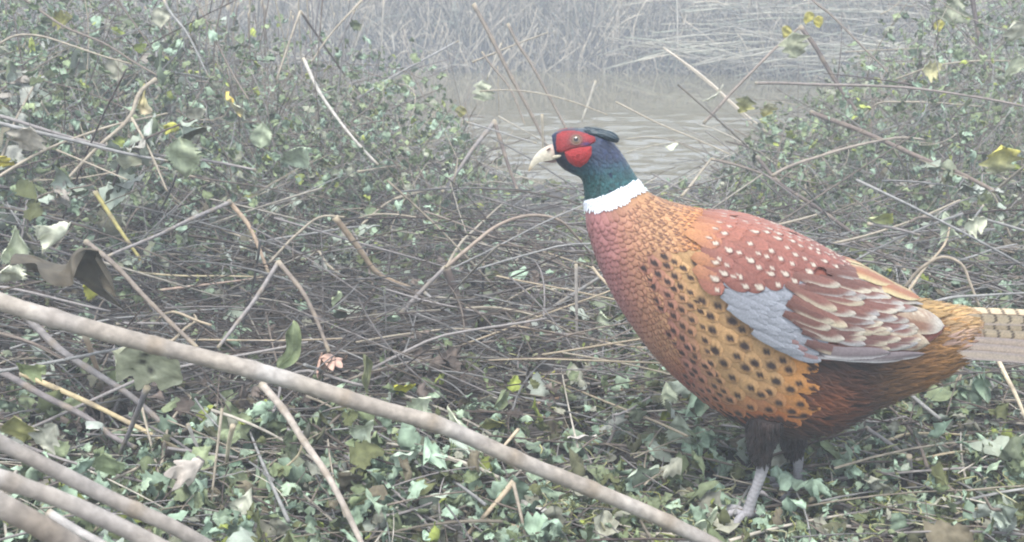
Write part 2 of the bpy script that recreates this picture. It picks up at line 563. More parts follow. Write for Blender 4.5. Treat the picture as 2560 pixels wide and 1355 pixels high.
def rows(s0, s1, sp_s, sp_t, th0=-math.pi, th1=math.pi):
    """staggered feather roots: rows sp_s apart, sp_t apart round the body (metres)"""
    S, T = [], []
    s, k = s0, 0
    while s < s1:
        c = body(np.full(181, s), np.linspace(-math.pi, math.pi, 181))
        d = np.r_[0, np.cumsum(np.linalg.norm(np.diff(c, axis=0), axis=1))]
        n = max(6, int(d[-1] / sp_t))
        q = (np.arange(n) + 0.5 * (k % 2) + RNG.uniform(-.2, .2, n)) / n * d[-1]
        t = np.interp(q % d[-1], d, np.linspace(-math.pi, math.pi, 181))
        keep = (t > th0) & (t < th1)
        t = t[keep]
        e = 0.02
        ls = np.linalg.norm(body(np.full_like(t, s) + e, t) - body(np.full_like(t, s) - e, t), axis=-1) / (2 * e)
        S.append(np.full(len(t), s) + RNG.uniform(-.2, .2, len(t)) * sp_s / np.maximum(ls, 1e-3)); T.append(t)
        mid = np.linalg.norm(body(s + e, np.array([1.6])) - body(s - e, np.array([1.6]))) / (2 * e)
        s += sp_s / max(mid, 2e-3)
        k += 1
    return np.concatenate(S), np.concatenate(T)

# colours (base colours, linear)
HEAD_BLUE, NECK_TEAL, NECK_VIOLET = (0.016, 0.026, 0.062), (0.010, 0.062, 0.066), (0.034, 0.028, 0.088)
WHITE = (0.72, 0.75, 0.80)
COPPER, ROSE, GOLD, DEEP_GOLD = (0.29, 0.135, 0.098), (0.31, 0.14, 0.138), (0.385, 0.235, 0.108), (0.34, 0.18, 0.08)
EDGE, BLACK, MAROON, CREAM = (0.10, 0.028, 0.022), (0.026, 0.015, 0.014), (0.185, 0.072, 0.056), (0.66, 0.62, 0.5)
BELLY, VENT, RUST = (0.030, 0.017, 0.012), (0.16, 0.078, 0.027), (0.21, 0.066, 0.025)
SLATE, RUMP = (0.21, 0.22, 0.245), (0.29, 0.185, 0.075)

NECK_TOP = [(1461, 503), (1496, 494), (1531, 480), (1560, 464), (1581, 452), (1606, 449)]        # upper rim of the collar
NECK_LOW = [(1462, 528), (1496, 531), (1530, 526), (1552, 518), (1574, 501), (1596, 491), (1617, 480)]

def y_on(line, x):
    l = np.asarray(line, float)
    return np.interp(x, l[:, 0], l[:, 1])

WING_LOW = [(1728, 612), (1740, 642), (1754, 676), (1780, 712), (1812, 752), (1850, 792), (1900, 836), (1960, 866), (2010, 890),
            (2100, 896), (2200, 889), (2285, 872), (2335, 846), (2349, 812)]

def build_pheasant():
    root = empty('pheasant', (at(1890, 1305, BY - 0.03)[0], BY, 0))
    tag(root, 'cock pheasant with red face, white neck ring and copper plumage standing on the tangled bank', 'pheasant')
    o3 = np.array(root.location)

    def add(mb, name, mat, parent=root):
        o = mb.build(name, mat)
        for vv in (o.data,):
            co = np.empty(len(vv.vertices) * 3, np.float32); vv.vertices.foreach_get('co', co)
            co = (co.reshape(-1, 3) - o3).astype(np.float32); vv.vertices.foreach_set('co', co.ravel()); vv.update()
        o.parent = parent
        return o

    # --- the body itself: one continuous surface, coloured as the down under the feathers
    S, T = np.meshgrid(np.linspace(0, NS - 1, 200), np.linspace(-math.pi, math.pi, 97)[:-1], indexing='ij')
    P = body(S, T)
    x, y = px_near(S, T)
    c = mix(HEAD_BLUE, ROSE, sstep(470, 540, y))
    c = np.where((y > y_on(NECK_TOP, x))[..., None] & (y < y_on(NECK_LOW, x))[..., None] & (x < 1625)[..., None], WHITE, c)
    c = mix(c, DEEP_GOLD, sstep(1560, 1720, x) * (y > 480))
    c = mix(c, BELLY, sstep(1020, 1060, y) * (x > 1500)); c = mix(c, BELLY, sstep(1950, 2060, x) * (y > 700))
    c = mix(c, RUMP, sstep(2250, 2380, x) * (y < 880))
    for end, k in ((0, 0.02), (-1, 0.1)):                 # close both ends
        P[end] = P[end].mean(0) + (P[end] - P[end].mean(0)) * k
    add(MB().grids(P[None], (c * 0.8)[None], closed_u=True), 'body', M['feather'])

    set_grid(5, 7)
    # --- head and neck: short glossy feathers
    mb = MB()
    s, t = rows(0.15, 8.6, 0.0036, 0.0036)
    xx, yy = px_near(s, t)
    keep = (yy < y_on(NECK_TOP, xx) + 4) & (yy < 512)
    s, t, xx, yy = s[keep], t[keep], xx[keep], yy[keep]
    n = len(s)
    col = np.tile(np.asarray(HEAD_BLUE), (n, 1))
    col = mix(col, NECK_VIOLET, np.exp(-((xx - 1545) / 38) ** 2 - ((yy - 400) / 30) ** 2) * 0.35)
    col = mix(col, NECK_TEAL, sstep(370, 445, yy + 0.15 * (xx - 1520)))
    col = mix(col, (0.035, 0.05, 0.062), sstep(334, 324, yy) * (xx > 1385))     # duller crown
    col = mix(col, (0.012, 0.014, 0.028), sstep(1425, 1395, xx))
    col = mix(col, (0.02, 0.045, 0.04), np.exp(-((xx - 1470) / 25) ** 2 - ((yy - 470) / 45) ** 2) * .5)
    col = col * RNG.uniform(0.65, 1.4, (n, 1))
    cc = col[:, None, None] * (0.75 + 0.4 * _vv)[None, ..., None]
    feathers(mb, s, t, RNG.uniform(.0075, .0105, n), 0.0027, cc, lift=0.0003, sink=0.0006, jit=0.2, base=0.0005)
    add(mb, 'head_plumage', M['gloss_feather'])

    # --- the white collar
    mb = MB()
    s, t = rows(5.5, 9.2, 0.0021, 0.0021)
    xx, yy = px_near(s, t)
    keep = (yy > y_on(NECK_TOP, xx) - 2) & (yy < y_on(NECK_LOW, xx) - 8 + RNG.normal(0, 1.5, len(xx))) & (xx < 1620)
    s, t = s[keep], t[keep]
    n = len(s)
    cc = np.asarray(WHITE) * RNG.uniform(0.88, 1.03, (n, 1))[:, None, None] * np.ones_like(_vv)[None, ..., None]
    feathers(mb, s, t, RNG.uniform(.003, .006, n), 0.0015, cc, lift=0.0008, sink=0.0005, jit=0.25, base=0.0016, pointed=True)
    add(mb, 'neck_ring', M['feather'])

    # --- breast, shoulders and back: scales with dark rims
    def scale_colours(base, edge, n, e0=0.72, e1=1.0, amt=0.8):
        m = np.maximum(np.abs(_uu) * (_vv > .4), _vv)
        k = sstep(e0, e1, m) * amt
        return mix(np.asarray(base)[:, None, None] * np.ones_like(_vv)[None, ..., None], np.asarray(edge), np.broadcast_to(k, (n,) + k.shape))

    def shaft_spot(C, n, size, black=BLACK, v0=0.62, v1=0.97, wide=0.55, centre=0.0, tear=0.0):
        """a dark diamond at the tip of each feather, size 0..1 per feather"""
        sz = np.maximum(np.asarray(size), 1e-3)[:, None, None]
        q = (_vv - (v0 + v1) / 2) / ((v1 - v0) / 2)
        x = (_uu - centre) * _wid / (wide * (1 + tear * q))
        d = (np.abs(x[None] / sz) ** 1.25 + np.abs(q[None] / sz) ** 1.25)
        k = (1 - sstep(0.62, 1.1, d)) * (np.asarray(size)[:, None, None] > 0)
        return mix(C, black, k)

    set_grid(9, 11)
    mb = MB()
    s, t = rows(6.8, 15.5, 0.0064, 0.0060)
    xx, yy = px_near(s, t)
    lowline = y_on(NECK_LOW, xx)
    flank_edge = 1590 + (yy - 560) * 0.32                 # to the right of it the large flank feathers begin
    keep = (yy > lowline - 14) & (yy < 1040) & (xx < np.where(yy > 612, 1574 + (yy - 560) * 0.36, 1790 + RNG.normal(0, 16, len(xx)))) & ((xx > 1480) | (yy > 515))
    keep &= ~((yy < y_on(NECK_TOP, xx) + 12) & (xx < 1625))
    s, t, xx, yy = s[keep], t[keep], xx[keep], yy[keep]
    o = np.argsort(-s); s, t, xx, yy = s[o], t[o], xx[o], yy[o]
    n = len(s)
    gold = sstep(-70, 55, xx - (1575 + (yy - 560) * 0.22))
    base = mix(np.tile(ROSE, (n, 1)), COPPER, sstep(1480, 1560, xx - 0.2 * (yy - 560)))
    base = mix(base, np.array((0.36, 0.202, 0.103)), gold)
    base = mix(base, np.array((0.46, 0.19, 0.06)), sstep(1640, 1760, xx) * (yy < 620))
    base = mix(base, np.array((0.24, 0.075, 0.055)), sstep(830, 960, yy))
    base = base * RNG.uniform(0.85, 1.15, (n, 1))
    C = scale_colours(base, EDGE, n, 0.74, 1.0, 0.62)
    C = shaft_spot(C, n, np.where((xx > 1600) & (yy < 640), 0.85, np.where(gold > .4, .55, 0.0)), black=(0.06, 0.02, 0.018), wide=.34, v0=.52, v1=1.0)
    C = C * barbs(n, .07)
    feathers(mb, s, t, 0.0155, 0.0047, C, lift=0.0007, sink=0.0008, jit=0.10, base=0.0012)
    add(mb, 'breast_plumage', M['feather'])

    # --- flank: golden feathers, each with a black spot at its tip
    mb = MB()
    for lo, hi, sp, wd in ((8.0, 17.0, 0.0125, 0.0108), (11.0, 20.5, 0.0185, 0.0160)):
        s, t = rows(lo, hi, sp, wd)
        xx, yy = px_near(s, t)
        e = 1560 + (yy - 560) * 0.36
        wl = y_on(WING_LOW, np.clip(xx, 1702, 2349))
        big = sp > .015
        keep = (xx > e - 5) & (yy > np.where(xx > 1700, wl - 46, 604)) & (yy > 600) & (xx < 2010 - 0.03 * yy) & (yy < 1046 + 0.05 * (xx - 1900))
        split = 1665 + (yy - 600) * 0.30
        keep &= (xx >= split) if big else (xx < split + 12)
        s, t, xx, yy = s[keep], t[keep], xx[keep], yy[keep]
        o = np.argsort(-s); s, t, xx, yy = s[o], t[o], xx[o], yy[o]
        n = len(s)
        base = mix(np.tile(GOLD, (n, 1)), COPPER, sstep(50, -40, xx - (1600 + (yy - 560) * 0.40)))
        base = mix(base, np.array(RUST) * 1.5, sstep(920, 1040, yy))
        base = mix(base, np.array((0.5, 0.22, 0.06)), sstep(1880, 1980, xx))
        base = base * RNG.uniform(0.86, 1.14, (n, 1))
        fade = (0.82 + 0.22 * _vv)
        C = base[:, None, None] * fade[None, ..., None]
        k = sstep(.6, 1.0, np.maximum(np.abs(_uu), _vv)) * .15
        C = mix(C, np.array((0.30, 0.11, 0.03)), np.broadcast_to(k, (n,) + k.shape))
        C = shaft_spot(C, n, RNG.uniform(.78, 1.0, n) * np.where(yy > 1030, .8, 1.0), v0=.55 if big else .5, v1=.97, wide=.50 if big else .44)
        C = C * barbs(n, .08)
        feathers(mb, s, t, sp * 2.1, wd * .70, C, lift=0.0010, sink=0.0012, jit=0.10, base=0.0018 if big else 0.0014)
    add(mb, 'flank_plumage', M['feather'])

    set_grid(5, 8)
    # --- belly, vent and the loose hair-like feathers behind the legs
    mb = MB()
    s, t = rows(13.5, 23.6, 0.0068, 0.0052)
    xx, yy = px_near(s, t)
    lim = np.where(xx < 1990, 1028 + 0.1 * (xx - 1900), np.where(xx < 2300, y_on(WING_LOW, np.clip(xx, 1702, 2349)) - 22, 800))
    keep = (yy > lim) & (xx > 1690) & (xx < 2440)
    s, t, xx, yy = s[keep], t[keep], xx[keep], yy[keep]
    n = len(s)
    base = mix(np.tile(BELLY, (n, 1)), RUST, np.exp(-((xx - 2040) / 70) ** 2 - ((yy - 1000) / 60) ** 2) * .75)
    base = mix(base, VENT, sstep(2120, 2290, xx))
    base = mix(base, np.array((0.21, 0.11, 0.035)), sstep(2250, 2400, xx) * sstep(960, 860, yy))
    base = mix(base, np.array((0.05, 0.024, 0.017)), sstep(900, 905, yy) * sstep(2160, 2060, xx) * .3)
    base = base * RNG.uniform(0.6, 1.5, (n, 1))
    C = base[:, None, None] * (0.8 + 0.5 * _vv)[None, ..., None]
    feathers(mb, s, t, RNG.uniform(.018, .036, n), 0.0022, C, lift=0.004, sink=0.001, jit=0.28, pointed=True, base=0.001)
    add(mb, 'belly_plumage', M['feather'])

    # --- rump and upper tail coverts: loose golden-olive feathers
    mb = MB()
    s, t = rows(19.2, 23.3, 0.0062, 0.0058)
    xx, yy = px_near(s, t)
    keep = (xx > 2180) & (yy < np.where(xx > 2340, 868, y_on(WING_LOW, np.clip(xx, 1702, 2349)) - 70))
    s, t, xx, yy = s[keep], t[keep], xx[keep], yy[keep]
    n = len(s)
    base = mix(np.tile(RUMP, (n, 1)), np.array((0.34, 0.22, 0.12)), sstep(2280, 2360, xx) * RNG.uniform(0, 1, n))
    base = mix(base, np.array((0.3, 0.2, 0.17)), sstep(820, 860, yy) * .8) * RNG.uniform(0.7, 1.3, (n, 1))
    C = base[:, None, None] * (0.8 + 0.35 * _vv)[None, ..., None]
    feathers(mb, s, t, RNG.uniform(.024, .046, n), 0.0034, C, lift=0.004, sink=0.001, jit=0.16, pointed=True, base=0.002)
    add(mb, 'rump_plumage', M['feather'])

    # --- wings: a folded shell lying on the flank, feathers on it; both sides alike
    wl = np.array([find(*p) for p in WING_LOW])
    na = 61
    d = np.r_[0, np.cumsum(np.linalg.norm(np.diff(np.asarray(WING_LOW, float), axis=0), axis=1))]; d /= d[-1]
    ga = np.linspace(0, 1, na)
    low_s, low_t = np.interp(ga, d, wl[:, 0]), np.interp(ga, d, wl[:, 1])
    TOP = np.array([(10.9, 0.78), (11.1, 0.5), (11.8, 0.25), (12.6, 0.14), (14.0, 0.12), (15.5, 0.12), (17.0, 0.14), (18.5, 0.18), (20.0, 0.28), (20.9, 0.5), (21.2, 0.85)])
    da = np.linspace(0, 1, len(TOP))
    top_s, top_t = np.interp(ga, da, TOP[:, 0]), np.interp(ga, da, TOP[:, 1])

    def wing_st(a, b):
        ls_, lt_ = np.interp(a, ga, low_s), np.interp(a, ga, low_t)
        ts_, tt_ = np.interp(a, ga, top_s), np.interp(a, ga, top_t)
        return ts_ + (ls_ - ts_) * b, tt_ + (lt_ - tt_) * b

    def wing_h(a, b):
        """how far the folded wing stands off the body: tucked in at the shoulder, thickest along its lower edge"""
        return -0.0015 * sstep(.2, 0, b) + 0.0085 * sstep(0.03, 0.3, a) * np.sin(np.clip(b, 0, 1) * math.pi * 0.62) * sstep(1.02, 0.8, a * .6 + .35 * b)

    A, B = np.meshgrid(np.linspace(0, 1, 90), np.linspace(0, 1, 48), indexing='ij')
    WS, WT = wing_st(A, B)
    wx, wy, _ = project(body(WS, WT))
    # inverse: st -> wing thickness at any skin point, by nearest table entry in photo pixels
    WH = wing_h(A, B)

    def thick(px, py):
        q = np.stack([np.ravel(px), np.ravel(py)], 1)
        out = np.empty(len(q))
        tab = np.stack([wx.ravel(), wy.ravel()], 1)
        for i in range(0, len(q), 4000):
            dd = ((q[i:i + 4000, None] - tab[None]) ** 2).sum(-1)
            j = dd.argmin(1)
            out[i:i + 4000] = WH.ravel()[j]
        return out.reshape(np.shape(px))

    for side in (1, -1):
        w = MB()
        x3 = skin(WS, WT * side, WH)
        rim = skin(WS[:, -1:], WT[:, -1:] * side, np.full((90, 1), -0.004))       # the lower edge turns in to the body
        P = np.concatenate([x3, rim], 1)
        wc = mix(np.array((0.34, 0.16, 0.07)) * np.ones(P.shape), np.array((0.2, 0.065, 0.045)), sstep(1735, 1800, project(P)[0]))
        w.grids(P[None], wc[None])
        wing = add(w, 'wing', M['feather'])
        SPOT = [(1730, 640), (1722, 604), (1775, 566), (1800, 520), (1850, 515), (2010, 540), (2130, 640), (2085, 676), (1960, 694), (1780, 714), (1745, 680)]
        GREY = [(1775, 705), (1830, 712), (1905, 690), (1965, 690), (1990, 730), (1958, 752), (1990, 800), (1985, 866), (1940, 862), (1880, 822), (1820, 765)]

        def lay(mb, s, t, Lf, Wf, C, layer, **kw):
            n_ = len(s)
            if not n_:
                return
            xx_, yy_ = px_near(s, t)
            hh = thick(xx_, yy_)

            def surf(S_, T_, h_):
                X_, Y_, _ = project(body(S_, np.abs(T_)))
                return skin(S_, T_, h_ + thick(X_, Y_) + layer)
            feathers(mb, s, t * side, Lf, Wf, C, surf=surf, **kw)

        set_grid(11, 15)
        # maroon shoulder feathers with cream tips
        s, t = rows(9.8, 17.5, 0.0132, 0.0122, 0.02, math.pi)
        xx, yy = px_near(s, t)
        keep = inside(SPOT, xx + 34 + RNG.normal(0, 7, len(xx)), yy + 12) & (xx > 1712 + RNG.normal(0, 6, len(xx)))
        s, t, xx, yy = s[keep], t[keep], xx[keep], yy[keep]
        o = np.argsort(-s); s, t, xx, yy = s[o], t[o], xx[o], yy[o]
        n = len(s)
        base = np.tile(MAROON, (n, 1)) * RNG.uniform(.85, 1.2, (n, 1))
        base = mix(base, np.array((0.27, 0.105, 0.07)), sstep(640, 560, yy) * .7)
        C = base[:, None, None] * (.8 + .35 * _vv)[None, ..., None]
        C = mix(C, np.array((0.36, 0.17, 0.075)), sstep(1765, 1715, xx)[:, None, None] * (1 - .5 * _vv)[None])
        big = RNG.uniform(.55, 1.15, n) * np.where(xx < 1725, .6, 1) * np.where(RNG.uniform(0, 1, n) < .12, 0, 1) * np.where(yy < 566, .6, 1)
        C = shaft_spot(C, n, big * 1.3, black=(0.11, 0.04, 0.035), v0=.60, v1=1.0, wide=.36, tear=.5)
        C = shaft_spot(C, n, big, black=(0.40, 0.355, 0.29), v0=.62, v1=.96, wide=.32, tear=.6)
        C = C * barbs(n, .08)
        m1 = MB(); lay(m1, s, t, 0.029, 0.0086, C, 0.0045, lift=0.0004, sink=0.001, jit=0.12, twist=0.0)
        add(m1, 'shoulder_feathers', M['feather'], wing)

        # grey-blue patch
        s, t = rows(10.5, 19, 0.0075, 0.0065, 0.02, math.pi)
        xx, yy = px_near(s, t)
        keep = inside(GREY, xx + RNG.normal(0, 11, len(xx)), yy + RNG.normal(0, 6, len(xx)))
        s, t, xx, yy = s[keep], t[keep], xx[keep], yy[keep]
        n = len(s)
        base = np.tile(SLATE, (n, 1)) * RNG.uniform(.85, 1.12, (n, 1))
        base = mix(base, MAROON, (RNG.uniform(0, 1, n) < sstep(1880, 1990, xx) * .35) * .7)
        C = base[:, None, None] * (.9 + .15 * _vv)[None, ..., None]
        C = C * barbs(n, .07)
        m2 = MB(); lay(m2, s, t, RNG.uniform(.026, .046, n), 0.0050, C, 0.0032, lift=0.0003, sink=0.0008, jit=0.10, twist=-0.18)
        add(m2, 'grey_coverts', M['feather'], wing)

        # long coverts: chestnut with broad grey-cream margins
        s, t = rows(12.2, 20.4, 0.0165, 0.0105, 0.02, math.pi)
        xx, yy = px_near(s, t)
        keep = (xx > 1935) & (xx < 2180) & (yy < y_on(WING_LOW, np.clip(xx, 1702, 2349)) - 38) & ~inside(SPOT, xx + 25, yy) & ~inside(GREY, xx + 30, yy)
        keep &= (yy > 655 + (xx - 2060) * .45) & (t > .12)
        s, t, xx, yy = s[keep], t[keep], xx[keep], yy[keep]
        o = np.argsort(-s); s, t, xx, yy = s[o], t[o], xx[o], yy[o]
        n = len(s)
        base = mix(np.tile((0.125, 0.056, 0.044), (n, 1)), np.array((0.095, 0.05, 0.045)), sstep(760, 880, yy)) * RNG.uniform(.8, 1.25, (n, 1))
        C = base[:, None, None] * (.85 + .25 * _vv)[None, ..., None]
        tip = np.clip(sstep(.70, .88, _vv + .12 * _uu) * .9 + sstep(.25, .7, _uu) * sstep(.15, .4, _vv) * .85, 0, 1)
        marg = mix(np.tile((0.30, 0.295, 0.29), (n, 1)), np.array((0.40, 0.345, 0.24)), RNG.uniform(0, 1, n)) * RNG.uniform(.75, 1.1, (n, 1))
        C = C * (1 - tip[None, ..., None]) + marg[:, None, None] * tip[None, ..., None]
        C = C * barbs(n, .08)
        m3 = MB(); lay(m3, s, t, RNG.uniform(.055, .085, n), 0.0060, C, 0.0062, lift=0.0003, sink=0.001, jit=0.10, twist=-0.20)
        add(m3, 'wing_coverts', M['feather'], wing)

        # the large inner flight feathers and the edge of the closed wing, one by one (root pixel, tip pixel, half width)
        BIG = [((2105, 690), (2242, 758), 15, 0), ((2110, 735), (2297, 797), 20, 0), ((2140, 770), (2347, 818), 30, 1), ((2075, 815), (2305, 856), 24, 0),
               ((1985, 872), (2240, 886), 12, 3), ((2010, 884), (2290, 876), 10, 3), ((2000, 868), (2200, 872), 14, 3),
               ((2070, 655), (2225, 722), 20, 2), ((2130, 690), (2290, 758), 20, 2)]
        for i, (r0, r1, hw, kind) in enumerate(BIG):
            nv, nu = 26, 11
            v = np.linspace(0, 1, nv)[:, None]; u = np.linspace(-1, 1, nu)[None]
            r0, r1 = np.asarray(r0, float), np.asarray(r1, float)
            axis = r1 - r0; nrm = np.array([-axis[1], axis[0]]) / np.linalg.norm(axis)
            prof = np.where(v < .3, .55 + .45 * v / .3, np.sqrt(np.clip(1 - np.clip((v - .62) / .38, 0, 1) ** 2.2, 0, 1)))
            bend = 10 * (v * (1 - v))
            gx = r0[0] + axis[0] * v + nrm[0] * (u * prof * hw + bend)
            gy = r0[1] + axis[1] * v + nrm[1] * (u * prof * hw + bend)
            st = np.array([find(a, b) for a, b in zip(gx.ravel(), gy.ravel())])
            S_, T_ = st[:, 0].reshape(nv, nu), st[:, 1].reshape(nv, nu)
            for _ in range(3):                              # smooth the lookup
                for Q in (S_, T_):
                    Q[1:-1] = (Q[:-2] + 2 * Q[1:-1] + Q[2:]) / 4
                    Q[:, 1:-1] = (Q[:, :-2] + 2 * Q[:, 1:-1] + Q[:, 2:]) / 4
            h = 0.0045 + 0.0006 * i + 0.001 * v - 0.0012 * u ** 2 + (0.0035 if kind == 3 else 0)
            h = -.0005 + h * sstep(.05, .55, v)
            X_, Y_, _ = project(body(S_, T_)); h = h + thick(X_, Y_)
            P = skin(S_, T_ * side, h)
            au = np.abs(u)
            if kind == 3:
                c0, c1 = np.array((0.14, 0.115, 0.12)), np.array((0.42, 0.40, 0.40))
                C = mix(np.broadcast_to(c0, (nv, nu, 3)), c1, np.broadcast_to(sstep(.45, .8, u * np.ones_like(v)), (nv, nu)))
            elif kind == 2:
                C = mix(np.broadcast_to(np.array((0.24, 0.10, 0.05)), (nv, nu, 3)), np.array((0.36, 0.29, 0.16)), sstep(.3, .8, au * np.ones_like(v)))
            else:
                c0 = np.array((0.155, 0.08, 0.05))
                C = mix(np.broadcast_to(c0, (nv, nu, 3)), np.array((0.22, 0.125, 0.08)), np.broadcast_to(sstep(.1, .6, -u * np.ones_like(v)) * .7, (nv, nu)))
                C = mix(C, np.array((0.27, 0.21, 0.15)), sstep(.35, .1, np.abs(u + .15) * np.ones_like(v)) * .75)
                rimk = np.clip(sstep(.68, .9, np.maximum(au, sstep(.55, 1, v))) * .95, 0, 1) * np.ones_like(u * v)
                C = mix(C, np.array((0.36, 0.31, 0.23)), rimk * .85)
                if kind == 1:
                    C = mix(C, np.array((0.29, 0.28, 0.26)), sstep(.72, .95, v * np.ones_like(u)) * .7)
                C = mix(C, np.array((0.50, 0.46, 0.36)), sstep(.16, .06, np.abs(u + .5 + .04 * np.sin(v * 60))) * sstep(.3, .5, v) * sstep(.9, .7, v) * .7)
                C = C * (1 + .10 * np.sin(v * 60 + au * 14))[..., None]
            m4 = MB(); m4.grids(P[None], C[None])
            add(m4, 'flight_feather', M['feather'], wing)

    # --- tail: long barred feathers running on past the picture
    tail = empty('tail', (0, 0, 0)); tail.parent = root
    TF = [((2330, 796), (3060, 800), 20, 0.0, 0), ((2330, 812), (3010, 812), 20, -0.007, 0), ((2330, 790), (2960, 788), 17, -0.010, 0), ((2334, 826), (2975, 826), 19, -0.013, 0),
          ((2338, 840), (2930, 846), 18, -0.017, 1), ((2342, 852), (2890, 860), 17, -0.021, 1), ((2346, 866), (2850, 874), 15, -0.024, 1),
          ((2330, 812), (2990, 812), 19, 0.008, 0), ((2334, 826), (2960, 828), 19, 0.014, 1), ((2340, 846), (2920, 852), 18, 0.019, 1), ((2346, 862), (2860, 872), 16, 0.024, 1), ((2326, 780), (2980, 780), 12, 0.002, 2)]
    for (r0, r1, hw, dy, kind) in TF:
        nv, nu = 240, 9
        v = np.linspace(0, 1, nv)[:, None]; u = np.linspace(-1, 1, nu)[None]
        prof = np.clip(np.minimum(.7 + v * 2, 1) * np.clip((1 - v) ** .45, 0, 1), 0.02, 1)
        a = bp(*r0); b = bp(*r1)
        ax = b - a; nr = np.array([-ax[1], ax[0]]) / np.linalg.norm(ax)
        wdt = hw * PXM
        fl = np.sign(dy) if dy else 0
        tilt = 0.75 if fl == 0 else 0.45
        X = a[0] + ax[0] * v + nr[0] * u * prof * wdt
        Z = a[1] + ax[1] * v + nr[1] * u * prof * wdt - 0.02 * v ** 2
        Y = BY + dy + (-np.abs(u) if fl == 0 else -u * -fl * .6) * prof * wdt * .5 + dy * v * .8
        pos = v * np.linalg.norm(ax)
        bars = sstep(.72, .92, np.sin(2 * math.pi * pos / 0.0165 + np.abs(u) * 1.3 + .3 * np.sin(u * 9)))
        c0 = np.array([(0.58, 0.47, 0.32), (0.56, 0.46, 0.37), (0.58, 0.48, 0.34)][kind])
        c1 = np.array([(0.56, 0.46, 0.34), (0.52, 0.43, 0.40), (0.58, 0.48, 0.33)][kind])
        C = mix(np.broadcast_to(c0, (nv, nu, 3)), c1, np.broadcast_to(sstep(.3, .9, np.abs(u) * np.ones_like(v)), (nv, nu)))
        C = mix(C, np.array((0.52, 0.43, 0.40)), np.broadcast_to(sstep(.55, .95, -u * np.ones_like(v)) * .8, (nv, nu)))
        C = mix(C, np.array((0.07, 0.05, 0.042)), bars * np.broadcast_to(sstep(.12, .2, v), bars.shape) * (.85 if kind != 1 else .08) * np.broadcast_to(sstep(-.75, -.45, u * np.ones_like(v)), bars.shape))
        m5 = MB(); m5.grids(np.stack([X, Y, Z], -1)[None], C[None])
        add(m5, 'tail_feather', M['feather'], tail)

    # --- face: bare red skin, eye, bill, ear tufts
    UP = [(1389, 354), (1391, 336), (1406, 329), (1436, 327.5), (1461, 333), (1489, 343), (1490, 356), (1468, 366), (1431, 371.5), (1412, 380), (1402, 382), (1391, 380)]
    LOW = [(1411, 379), (1432, 370.5), (1456, 367), (1481, 365), (1480, 386), (1470, 405), (1453, 417), (1438, 415.5), (1421, 403), (1413, 390)]

    def pdist(poly, x, y):
        poly = np.asarray(poly, float); q = np.roll(poly, -1, 0)
        best = np.full(np.shape(x), 1e9)
        for (x0, y0), (x1, y1) in zip(poly, q):
            t_ = np.clip(((x - x0) * (x1 - x0) + (y - y0) * (y1 - y0)) / ((x1 - x0) ** 2 + (y1 - y0) ** 2), 0, 1)
            best = np.minimum(best, np.hypot(x - x0 - t_ * (x1 - x0), y - y0 - t_ * (y1 - y0)))
        return best

    for side in (1, -1):
        for poly, bulge, crim in ((UP, .0020, (0.25, 0.024, 0.027)), (LOW, .0034, (0.31, 0.024, 0.026))):
            pl = np.asarray(poly, float); c0 = pl.mean(0)
            q = np.concatenate([pl, pl[:1]]); dd = np.r_[0, np.cumsum(np.linalg.norm(np.diff(q, axis=0), axis=1))]
            tt = np.linspace(0, dd[-1], 49)[:-1]
            ring = np.stack([np.interp(tt, dd, q[:, 0]), np.interp(tt, dd, q[:, 1])], 1)
            rr = np.linspace(0.03, 1, 14)
            g = c0 + (ring[None] - c0) * rr[:, None, None]
            st = np.array([find(*p) for p in g.reshape(-1, 2)]).reshape(14, 48, 2)
            dist = pdist(poly, g[..., 0], g[..., 1])
            h = 0.0016 + bulge * np.sqrt(np.clip(dist / 16, 0, 1)) + RNG.uniform(-.00025, .00025, dist.shape)
            h[-1] = -0.0006
            P = skin(st[..., 0], st[..., 1] * side, h)
            C = np.broadcast_to(np.array(crim), P.shape) * RNG.uniform(.8, 1.2, dist.shape)[..., None]
            gx_, gy_ = g[..., 0], g[..., 1]
            eye_ring = np.exp(-((gx_ - 1440) / 19) ** 2 - ((gy_ - 352) / 16) ** 2)
            C = mix(C, np.array((0.16, 0.06, 0.06)), np.clip(eye_ring * 1.1, 0, .8) if poly is UP else 0 * dist)
            if poly is UP:
                C = mix(C, np.array((0.04, 0.035, 0.13)), np.exp(-((gx_ - 1466) / 12) ** 2 - ((gy_ - 361) / 4) ** 2) * .95)
            add(MB().grids(P[None], C[None], closed_u=True), 'face_wattle', M['wattle'])
        # eye
        s_, t_ = find(1439.5, 351.5)
        ce = skin(np.array([s_]), np.array([t_ * side]), np.array([0.0008]))[0]
        nrm_ = (body_n(np.array([s_]), np.array([t_ * side])) * NSIGN)[0]
        ax1 = np.cross(nrm_, [0, 0, 1.0]); ax1 /= np.linalg.norm(ax1); ax2 = np.cross(nrm_, ax1)
        R = 0.0064
        ph = np.linspace(0.01, 1.45, 14)[:, None]; az = np.linspace(0, 2 * math.pi, 33)[None, :-1]
        P = ce + R * (np.sin(ph)[..., None] * (np.cos(az)[..., None] * ax1 + np.sin(az)[..., None] * ax2)) + R * .62 * (np.cos(ph)[..., None]) * nrm_
        rho = np.sin(ph) * np.ones_like(az)
        C = np.where((rho < .36)[..., None], np.array((0.004, 0.004, 0.005)), np.where((rho < .78)[..., None], np.array((0.13, 0.08, 0.05)), np.array((0.17, 0.12, 0.09))))
        eye = add(MB().grids(P[None], C[None], closed_u=True), 'eye', M['eye'])
        path = np.array([ce + nrm_ * .0021 + R * 1.0 * (math.cos(a_) * ax1 + .86 * math.sin(a_) * ax2) for a_ in np.linspace(0, 2 * math.pi, 25)])
        add(MB().tubes(path[None], .0009, (0.2, 0.10, 0.08), 6), 'eyelid', M['wattle'], eye)
        # ear tuft
        m6 = MB()
